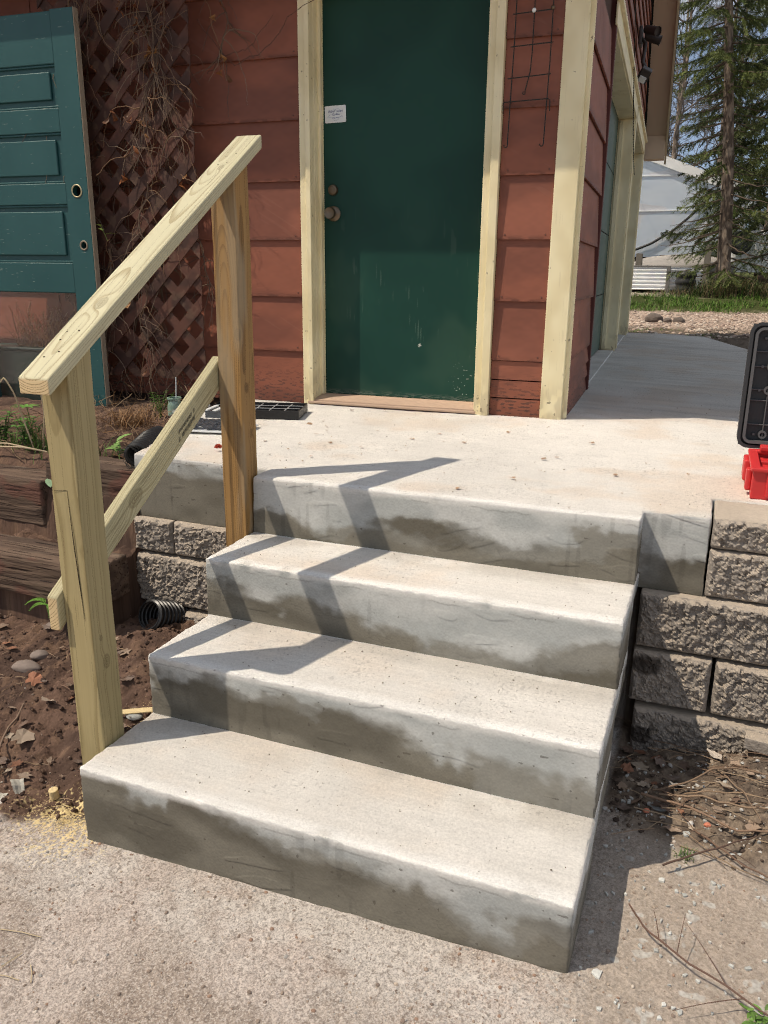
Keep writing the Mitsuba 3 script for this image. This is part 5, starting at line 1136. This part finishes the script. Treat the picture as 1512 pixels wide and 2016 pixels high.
# ------------------------------------------------------------------ the yard behind
mb = MB(); r = np.random.default_rng(90); n = 16000
xs, ys = r.uniform(-1.5, 7.5, n), 15.4+r.random(n)**.8*1.9; xs2, ys2 = r.uniform(-.6, 1.6, 1500), r.uniform(10.3, 11.2, 1500)
dn = fb(np.stack([xs*1.3, ys*1.3, 0*xs], 1), 3, 4); k_ = dn > .36; xs, ys = xs[k_], ys[k_]
k2_ = fb(np.stack([xs2*2.3, ys2*2.3, 0*xs2], 1), 2, 9) > .52; xs, ys = np.r_[xs, xs2[k2_]], np.r_[ys, ys2[k2_]]
zs = gbatch(xs, ys)
for i in range(len(xs)):
    h = r.uniform(.05, .15) if ys[i] > 14 else r.uniform(.02, .05)
    blade(mb, np.array([xs[i], ys[i], zs[i]-.01]), h, h*r.uniform(.2, .9), r.random()*6.3, r.uniform(.008, .016), np.array((.085, .165, .022) if r.random() > .12 else (.2, .18, .08))*r.uniform(.55, 1.5), 4)
mb.put('grass', 'leafy', label='strip of bright green spring grass along the gravel drive', kind='stuff')
scatter('gravel', 'pinkish loose gravel of the drive behind the walkway', 3600, lambda r, n: r.uniform(-.8, 4.5, n), lambda r, n: 10.05+r.random(n)**1.4*5.4, .012, .045, [(.46, .36, .29), (.36, .27, .22), (.52, .45, .38), (.25, .2, .17)], 4)
P('field_stone', (0.13, 0.105, 0.09), .9)
for (x, y, s, lab) in [(.58, 13.0, .13, 'largest of the brown rocks on the gravel drive'), (.80, 12.9, .065, 'middle brown rock lying beside the largest rock on the drive'), (.98, 12.75, .085, 'brown rock at the right end of the three on the drive')]:
    v, f = icos(3); w = v*(1+.55*(fb(v*1.7+x*9, 3)[:, None]-.5))*np.array((1.1, .9, .75))*s; add('rock', tm(w+onground(x, y, s*.35), f), 'field_stone', label=lab, cat='rock', smooth=30)
# raised bed of corrugated metal
P('galvanised', (0.90, 0.91, 0.92), .45, .05); P('grey_post', (0.16, 0.155, 0.15), .7)
rb_ = thing('raised_bed', 'corrugated galvanised metal raised bed with grey corner post beyond the grass', 'raised bed')
bz, bh = .42, .50
def corr(p0, p1, z0, h, waves=6, amp=.030):
    n = waves*10; zz = np.linspace(0, 1, n+1); off = amp*np.sin(zz*waves*2*np.pi); p0, p1 = np.array(p0), np.array(p1); d = (p1-p0)/np.linalg.norm(p1-p0); nn = np.array([d[1], -d[0]])
    a = np.c_[p0+np.outer(off, nn), z0+zz*h]; b = np.c_[p1+np.outer(off, nn), z0+zz*h]; bk_ = np.r_[nn, 0]*-.004
    i = np.arange(n); N = n+1; f = np.vstack([np.stack([i, N+i, N+i+1], 1), np.stack([i, N+i+1, i+1], 1)])
    return cat([tm(np.vstack([a, b]), f), tm(np.vstack([a, b])+bk_, f[:, ::-1])])
add('panel', corr((-1.9, 18.5), (.40, 18.5), bz, bh), 'galvanised', rb_, smooth=True)
add('panel', corr((.44, 18.55), (1.1, 19.6), bz, bh), 'galvanised', rb_, smooth=True)
add('panel', corr((-1.9, 20.3), (-1.9, 18.5), bz, bh), 'galvanised', rb_, smooth=True)
add('corner_post', rbox((.385, 18.44, bz-.1), (.465, 18.53, bz+bh+.03), .006), 'grey_post', rb_)
add('top_rail', rbox((-1.9, 18.46, bz+bh+.001), (.384, 18.54, bz+bh+.035), .006), 'grey_post', rb_)
add('soil', rbox((-1.85, 18.56, bz), (.40, 20.2, bz+bh-.06), .01), 'field_stone', rb_)
P('culvert_black', (0.02, 0.02, 0.02), .5)
cv = onground(.82, 18.1)
add('ribbed_barrel', tm(*(lambda m: (m.vertices, m.faces))(lathe([(.0, .50), (.17, .50), (.20, .47), (.22, .44), (.22, .40), (.20, .37), (.20, .33), (.22, .30), (.22, .25), (.20, .22), (.20, .17), (.22, .14), (.22, .08), (.20, .04), (.20, 0)], 26, None, cv))), 'culvert_black', label='black ribbed plastic barrel beside the corner of the raised bed', cat='barrel', smooth=40)
# greenhouse
def film_col(p, n, uv):
    band = fbm(p.x*1.2+5, p.z*5, 0, 3); v = smoothstep(.80, .95, noise(p.x*7, 0, p.z*.5))*smoothstep(.4, .6, fbm(p.x*3, p.z*3, 2, 2))
    c = mix((0.86, 0.92, 1.0), (0.76, 0.84, 0.96), band)
    return mix(c, (0.88, 0.76, 0.71), v*.35+.35*smoothstep(.58, .7, fbm(p.x*.9+3, p.z*3, 1, 2)))
PB('white_film', proc(film_col), lambda p, n, uv: noise(p.x*1.5, 0, p.z*9)+.6*fbm(p.x*2, p.y, p.z*2, 2), .006, rough=.35)
P('white_trim', (0.84, 0.85, 0.86), .5); P('black_hose', (0.015, 0.015, 0.017), .5); P('grey_wood', (0.17, 0.15, 0.13), .85)
scene['film_sheet'] = {'type': 'principledthin', 'base_color': proc(film_col), 'roughness': .5, 'diff_trans': 1.0, 'spec_trans': 0.0, 'eta': 1.4}
gh = thing('greenhouse', 'large white film-covered greenhouse with a sloping roof edge behind the trees', 'greenhouse')
GY = 26.0
def sheet(poly, y):
    from shapely.geometry import Polygon
    v, f = trimesh.creation.triangulate_polygon(Polygon(poly), engine='earcut'); v = np.asarray(v)
    return tm(np.stack([v[:, 0], 0*v[:, 0]+y, v[:, 1]], 1), f)
add('end_wall', sheet([(-7.8, 1.35), (1.70, 1.35), (2.02, 2.2), (2.02, 2.95), (-1.45, 4.30), (-2.8, 4.82), (-7.8, 2.95)], GY+.03), 'film_sheet', gh)
add('far_end_wall', sheet([(-7.8, 1.0), (2.0, 1.0), (2.02, 2.95), (-2.8, 4.82), (-7.8, 2.95)], GY+9), 'film_sheet', gh)
for z in (2.62, 3.62): add('seam', rbox((-6.8, GY-.012, z), (1.95 if z < 3 else .25, GY+.025, z+.03), .003), 'white_trim', gh)
for x in (-1.6,): add('rib_line', rbox((x, GY-.010, 1.37), (x+.03, GY+.026, 2.60), .003), 'white_trim', gh)
rp = np.array([[-2.8, 4.80], [2.25, 2.84]]); dn_ = (rp[1]-rp[0])/np.linalg.norm(rp[1]-rp[0]); nr_ = np.array([-dn_[1], dn_[0]])
add('roof_edge', prism([tuple(rp[0]), tuple(rp[1]), tuple(rp[1]+nr_*.27), tuple(rp[0]+nr_*.27)], GY-.10, GY+.06, 1), 'white_trim', gh)
def rsheet(p0, p1): return tm([(p0[0], GY+.06, p0[1]), (p1[0], GY+.06, p1[1]), (p1[0], GY+9, p1[1]), (p0[0], GY+9, p0[1])], [[0, 1, 2], [0, 2, 3]])
add('roof_film', rsheet(rp[0]+nr_*.1, rp[1]+nr_*.1), 'film_sheet', gh)
add('roof_film', rsheet((-8.0, 2.9), (-2.80, 4.92)), 'film_sheet', gh)
add('side_film', rsheet((-7.85, 1.0), (-7.85, 2.95)), 'film_sheet', gh)
add('roof_edge', prism([(-8.0, 2.80), (-2.81, 4.80), (-2.81, 5.09), (-8.1, 3.1)], GY-.10, GY+.06, 1), 'white_trim', gh)
hz = [(-2.0, GY-.04, 1.30), (-1.25, GY-.05, 1.42), (-.6, GY-.06, 1.68), (0.0, GY-.06, 2.05), (.5, GY-.06, 2.50), (.9, GY-.06, 2.95), (1.2, GY-.05, 3.22)]
t = np.linspace(0, 1, 7); tt = np.linspace(0, 1, 30); add('roll_up_hose', tube(np.stack([np.interp(tt, t, np.array(hz)[:, j]) for j in range(3)], 1), .038, 8), 'black_hose', gh, smooth=True)
add('side_film', rsheet((2.02, 1.0), (2.02, 2.95)), 'film_sheet', gh)
rbp = [(2.02, GY-.05, 2.75), (2.12, GY-.05, 2.5), (2.32, GY-.06, 2.25), (2.55, GY-.06, 2.0)]
add('brace_tube', tube(rbp, .07, 8), 'white_trim', gh, smooth=True)
add('base_board', rbox((-7.8, GY-.02, .75), (1.9, GY+.05, .98), .01), 'grey_wood', gh)
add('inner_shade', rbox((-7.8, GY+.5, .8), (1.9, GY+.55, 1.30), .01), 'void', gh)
for x, h, lab in [(-.72, 1.32, 'weathered grey post under the film edge, above the raised bed'), (1.05, 1.55, 'weathered grey post under the film edge, left of the spruce trunk')]:
    add('wood_post', rbox((x, 22.9, .5), (x+.17, 23.05, h), .01), 'grey_wood', label=lab, cat='post')
P('tarp_grey', (0.30, 0.28, 0.26), .8)
v, f = icos(3); w = v*np.array((1.5, .8, .35))*(1+.2*(fb(v*2, 2)[:, None]-.5)); add('covered_heap', tm(w+np.array([.45, 23.8, .95]), f), 'tarp_grey', label='low grey-brown heap behind the raised bed', cat='heap', smooth=40)
# white rounded trailer with a tyre, half hidden by the spruce
tl = thing('trailer', 'white round-topped trailer half hidden behind the spruce trunk', 'trailer')
th = np.linspace(0, math.pi, 24); prof = [(2.35+.78*math.cos(a), 1.32+.62*math.sin(a)) for a in th]+[(1.57, .85), (3.13, .85)]
bodym = prism(prof, 23.6, 26-.5, 1); add('body', bodym, 'white_trim', tl, smooth=35)
add('tyre', lathe([(.16, -.09), (.27, -.10), (.31, -.06), (.31, .06), (.27, .10), (.16, .09)], 26, Rx(math.pi/2) @ Rz(0), (1.90, 23.35, 1.60)), 'culvert_black', tl, smooth=40)
add('hub', lathe([(0, .06), (.10, .05), (.155, .02), (.155, -.04), (0, -.05)], 22, Rx(math.pi/2), (1.90, 23.35, 1.60)), 'grey_post', tl, smooth=40)
for x in (1.75, 2.95): add('wheel', lathe([(.0, -.08), (.27, -.09), (.31, -.06), (.31, .06), (.27, .09), (.0, .08)], 22, Ry(math.pi/2), (x, 24.4, .92)), 'culvert_black', tl, smooth=40)
# log pile
PB('bark', proc(lambda p, n, uv: mix((0.27, 0.215, 0.17), (0.11, 0.083, 0.066), smoothstep(.4, .6, fbm(p.x*14, p.y*14, p.z*5, 3)))*(.8+.4*noise(p.x*50, p.y*50, p.z*20))), lambda p, n, uv: fbm(p.x*18, p.y*18, p.z*6, 3), .02, rough=.9, spec=.2)
P('log_end', (0.42, 0.25, 0.13), .8); P('log_bark', (0.10, 0.065, 0.045), .9)
r = np.random.default_rng(92)
for i, (x, z, R_, L) in enumerate([(2.35, .50, .12, 1.8), (2.65, .49, .10, 1.5), (2.50, .68, .10, 1.6), (2.9, .50, .11, 1.4), (2.75, .70, .09, 1.3)]):
    k = thing('log', ['thickest brown log on the ground right of the spruce', 'log beside the thickest one', 'upper log lying across the two', 'farthest right log on the ground', 'smaller log on top at the right'][i]+' in the pile behind the trunk', 'log', 'logs piled behind the spruce')
    a_ = r.normal(0, .1); p0 = np.array([x-.2, 19.3, z]); d_ = np.array([math.cos(.15+a_), math.sin(.15+a_), .02]); add('bark', tube([p0, p0+d_*L*.5, p0+d_*L], R_, 14, False), 'log_bark', k, smooth=True)
    add('cut_end', tube([p0-d_*.002, p0+d_*.01], R_*.96, 14), 'log_end', k)
# trees
NEEDLE = np.array([(.034, .046, .015), (.052, .068, .020), (.074, .090, .026), (.100, .112, .038)])
def spruce(name, label, base, height, c0, spread, nb, twn, nodes, nl, seed, trunk_r, lean=(0, 0), tone=1.0, droop=.35, bare_below=None, azr=None, group=None):
    r = np.random.default_rng(seed); base = np.array(base, float); k = thing(name, label, 'tree', group)
    hz_ = np.linspace(0, 1, 14); tp = base+np.outer(hz_*height, [lean[0], lean[1], 1.0])+np.c_[.05*np.sin(hz_*7), .04*np.cos(hz_*6), 0*hz_]
    rad = trunk_r*(1-.86*hz_); rad[0] *= 1.35; add('trunk', tube(tp, rad, 12), 'bark', k, smooth=True)
    wood, fol = MB(), MB(); A, B, Cc, col = [], [], [], []
    for i in range(nb):
        f = c0+(1-c0)*((i+r.random()*.6)/nb); h = f*height; L = spread*(1-f)**.72*r.uniform(.65, 1.12)+.12
        az = i*2.399+r.normal(0, .3)
        if azr is not None: az = r.uniform(*azr)
        d = np.array([math.cos(az), math.sin(az), 0]); t = np.linspace(0, 1, 9)
        p0 = np.array([np.interp(f, hz_, tp[:, j]) for j in range(3)])
        dz = -droop*L*(t**1.1)+.30*droop*L*t**3+.10*L*t
        br = p0+np.outer(t*L, d)+np.outer(dz, [0, 0, 1.0])+r.normal(0, .015*L, (9, 3))*t[:, None]
        if bare_below is not None and f < bare_below: L = L*.62; br = p0+(br-p0)*.62
        wood.m(tube(br, np.linspace(.010+.008*L, .004, 9), 5, False), (.10, .075, .055))
        if bare_below is not None and f < bare_below and r.random() < .60: continue
        nt = max(4, int(twn*L*(.6 if bare_below is not None and f < bare_below else 1)))
        for j in range(nt):
            u = (.18+.82*(j+r.random())/nt); q0 = np.array([np.interp(u, t, br[:, m_]) for m_ in range(3)]); sg = 1 if j % 2 else -1
            sd = np.array([-d[1], d[0], 0])*sg; td = sd*r.uniform(.5, 1.0)+d*r.uniform(.5, 1.0)+np.array([0, 0, r.uniform(-.75, -.05)]); td /= np.linalg.norm(td)
            tl_ = L*.34*(1.15-u)*r.uniform(.6, 1.2)+.07
            m_ = max(3, int(nodes*tl_/.1)); ss = np.linspace(.05, 1, m_)
            pc = q0+np.outer(ss*tl_, td)+np.outer(-.25*tl_*ss**2, [0, 0, 1.0]); n0 = r.normal(0, 1, (m_, nl, 3)); n0 -= (n0@td)[..., None]*td*.6; n0 = n0/np.linalg.norm(n0, axis=2, keepdims=True)+td*.55
            nlen = r.uniform(.035, .06, (m_, nl, 1))*(1 if nodes > 3 else 1.8); e = pc[:, None, :]+n0*nlen; wv_ = np.cross(n0, r.normal(0, 1, 3)); wv_ = wv_/np.linalg.norm(wv_, axis=2, keepdims=True)*(.0055 if nodes > 3 else .016)
            A.append((pc[:, None, :]+wv_).reshape(-1, 3)); B.append((pc[:, None, :]-wv_).reshape(-1, 3)); Cc.append(e.reshape(-1, 3))
            cc = NEEDLE[min(3, int(r.random()*2.2+1.8*u*r.random()))]*tone*r.uniform(.8, 1.25); col.append(np.repeat(cc[None], m_*nl, 0))
    A, B, Cc, col = np.vstack(A), np.vstack(B), np.vstack(Cc), np.vstack(col); n = len(A)
    fol.add(np.stack([A, B, Cc], 1).reshape(-1, 3), np.arange(3*n).reshape(n, 3), np.repeat(col, 3, 0))
    wood.put('branch', parent=k, kind='stuff'); fol.put('crown', 'leafy', k)
    return n
BT = onground(1.58, 18.0)
NT = spruce('spruce_tree', 'nearest spruce with a bare scarred lower trunk and drooping green branches', BT, 9.5, .05, 2.3, 150, 20, 5, 6, 5, .15, (-.085, 0), 1.9, .42, .46)
sp2 = [((3.1, 19.5), 12, .04, 2.7, 100, 12, 4, 5, 6, .16, 'dense dark spruce at the right edge just behind the nearest one', 1.25), ((2.6, 24.5), 13, .10, 3.0, 100, 10, 3, 5, 7, .18, 'dark spruce standing behind the greenhouse corner and the nearest trunk', .9), ((1.0, 33), 11, .12, 3.0, 80, 8, 3, 4, 8, .18, 'distant spruce rising over the greenhouse roof', .9), ((4.3, 27), 14, .05, 3.2, 90, 9, 3, 4, 9, .2, 'far tall spruce at the right edge', 1.1)]
for (xy, h_, c_, s_, nb_, tw_, no_, nl_, sd_, tr_, lab, tn) in sp2:
    NT += spruce('spruce_tree', lab, onground(*xy, 0), h_, c_, s_, nb_, tw_, no_, nl_, sd_, tr_, (0, 0), tn)
def bare_tree(label, base, height, seed, tr_):
    r = np.random.default_rng(seed); k = thing('bare_tree', label, 'tree', None); base = np.array(base, float); tr2, tw = MB(), MB()
    pts = base+np.outer(np.linspace(0, 1, 12)*height, [0, 0, 1])+np.cumsum(r.normal(0, .05, (12, 3)), 0)*np.array([1, 1, 0])
    add('trunk', tube(pts, np.linspace(tr_, tr_*.25, 12), 10), 'bark', k, smooth=True)
    def grow(p, d, L, rad, lev):
        q_ = walk3(p, d, 7, L/7, .13, int(r.integers(1e9)), -.02); tw.m(tube(q_, np.linspace(rad, rad*.4, 8), 4 if lev else 5, False), (.13, .105, .09))
        if lev < 3:
            for j in range([7, 6, 4][lev]):
                i = r.integers(2, 8); dd = (q_[min(7, i)]-q_[i-1]); dd = dd/np.linalg.norm(dd)+r.normal(0, .65, 3)+np.array([0, 0, .15]); grow(q_[min(i, 7)], dd/np.linalg.norm(dd), L*r.uniform(.4, .65), rad*.5, lev+1)
    for j in range(11):
        f = .25+.75*j/11; i = f*11; p = np.array([np.interp(i, np.arange(12), pts[:, m_]) for m_ in range(3)]); az = r.random()*6.3
        grow(p, np.array([math.cos(az), math.sin(az), .45])/1.1, height*.30*(1.2-f), tr_*.3, 0)
    tw.put('branches', parent=k, kind='stuff')
bare_tree('pale bare tree with thin twigs against the sky beside the roof edge', onground(-.55, 30.0), 10, 3, .11)
bare_tree('farther bare tree behind the greenhouse ridge', onground(-.9, 36.0), 11, 4, .12)
bare_tree('leafless tree between the spruces behind the greenhouse', onground(1.3, 38.0), 12, 6, .12)
# brush under the spruce
k = thing('brush', 'tangle of weedy brush and low spruce sprigs round the trunk base', 'brush', kind='stuff'); mb = MB(); r = np.random.default_rng(95)
for i in range(2600):
    x, y = 1.9+r.normal(0, .75), 17.4+abs(r.normal(0, .5)); p = onground(x, y, 0) if False else np.array([x, y, float(np.interp(y, [17.0, 18.5, 26.0], [.27, .36, .62]))])
    h = r.uniform(.1, .5)*np.exp(-((x-1.7)/1.2)**2)+.08
    blade(mb, p, h, h*r.uniform(.2, 1.0), r.random()*6.3, r.uniform(.008, .02), np.array([(.07, .12, .025), (.16, .13, .06), (.05, .08, .02), (.20, .15, .09)][r.integers(4)])*r.uniform(.6, 1.3), 4)
mb.put('stems', 'leafy', k, kind='stuff')
# a far belt of dark conifers closes the horizon
for i, (x, y, h_) in enumerate([(-2.5, 62, 10), (2.0, 70, 12), (6.0, 58, 12)]):
    NT += spruce('distant_spruce', ['leftmost of the three far spruces beyond the greenhouse', 'middle one of the three far spruces beyond the greenhouse', 'rightmost of the three far spruces beyond the greenhouse'][i], onground(x, y), h_, .06, 3.6, 60, 5, 2, 4, 300+i, .2, (0, 0), 1.0, group='far belt of spruces')
def pieces(): return NT
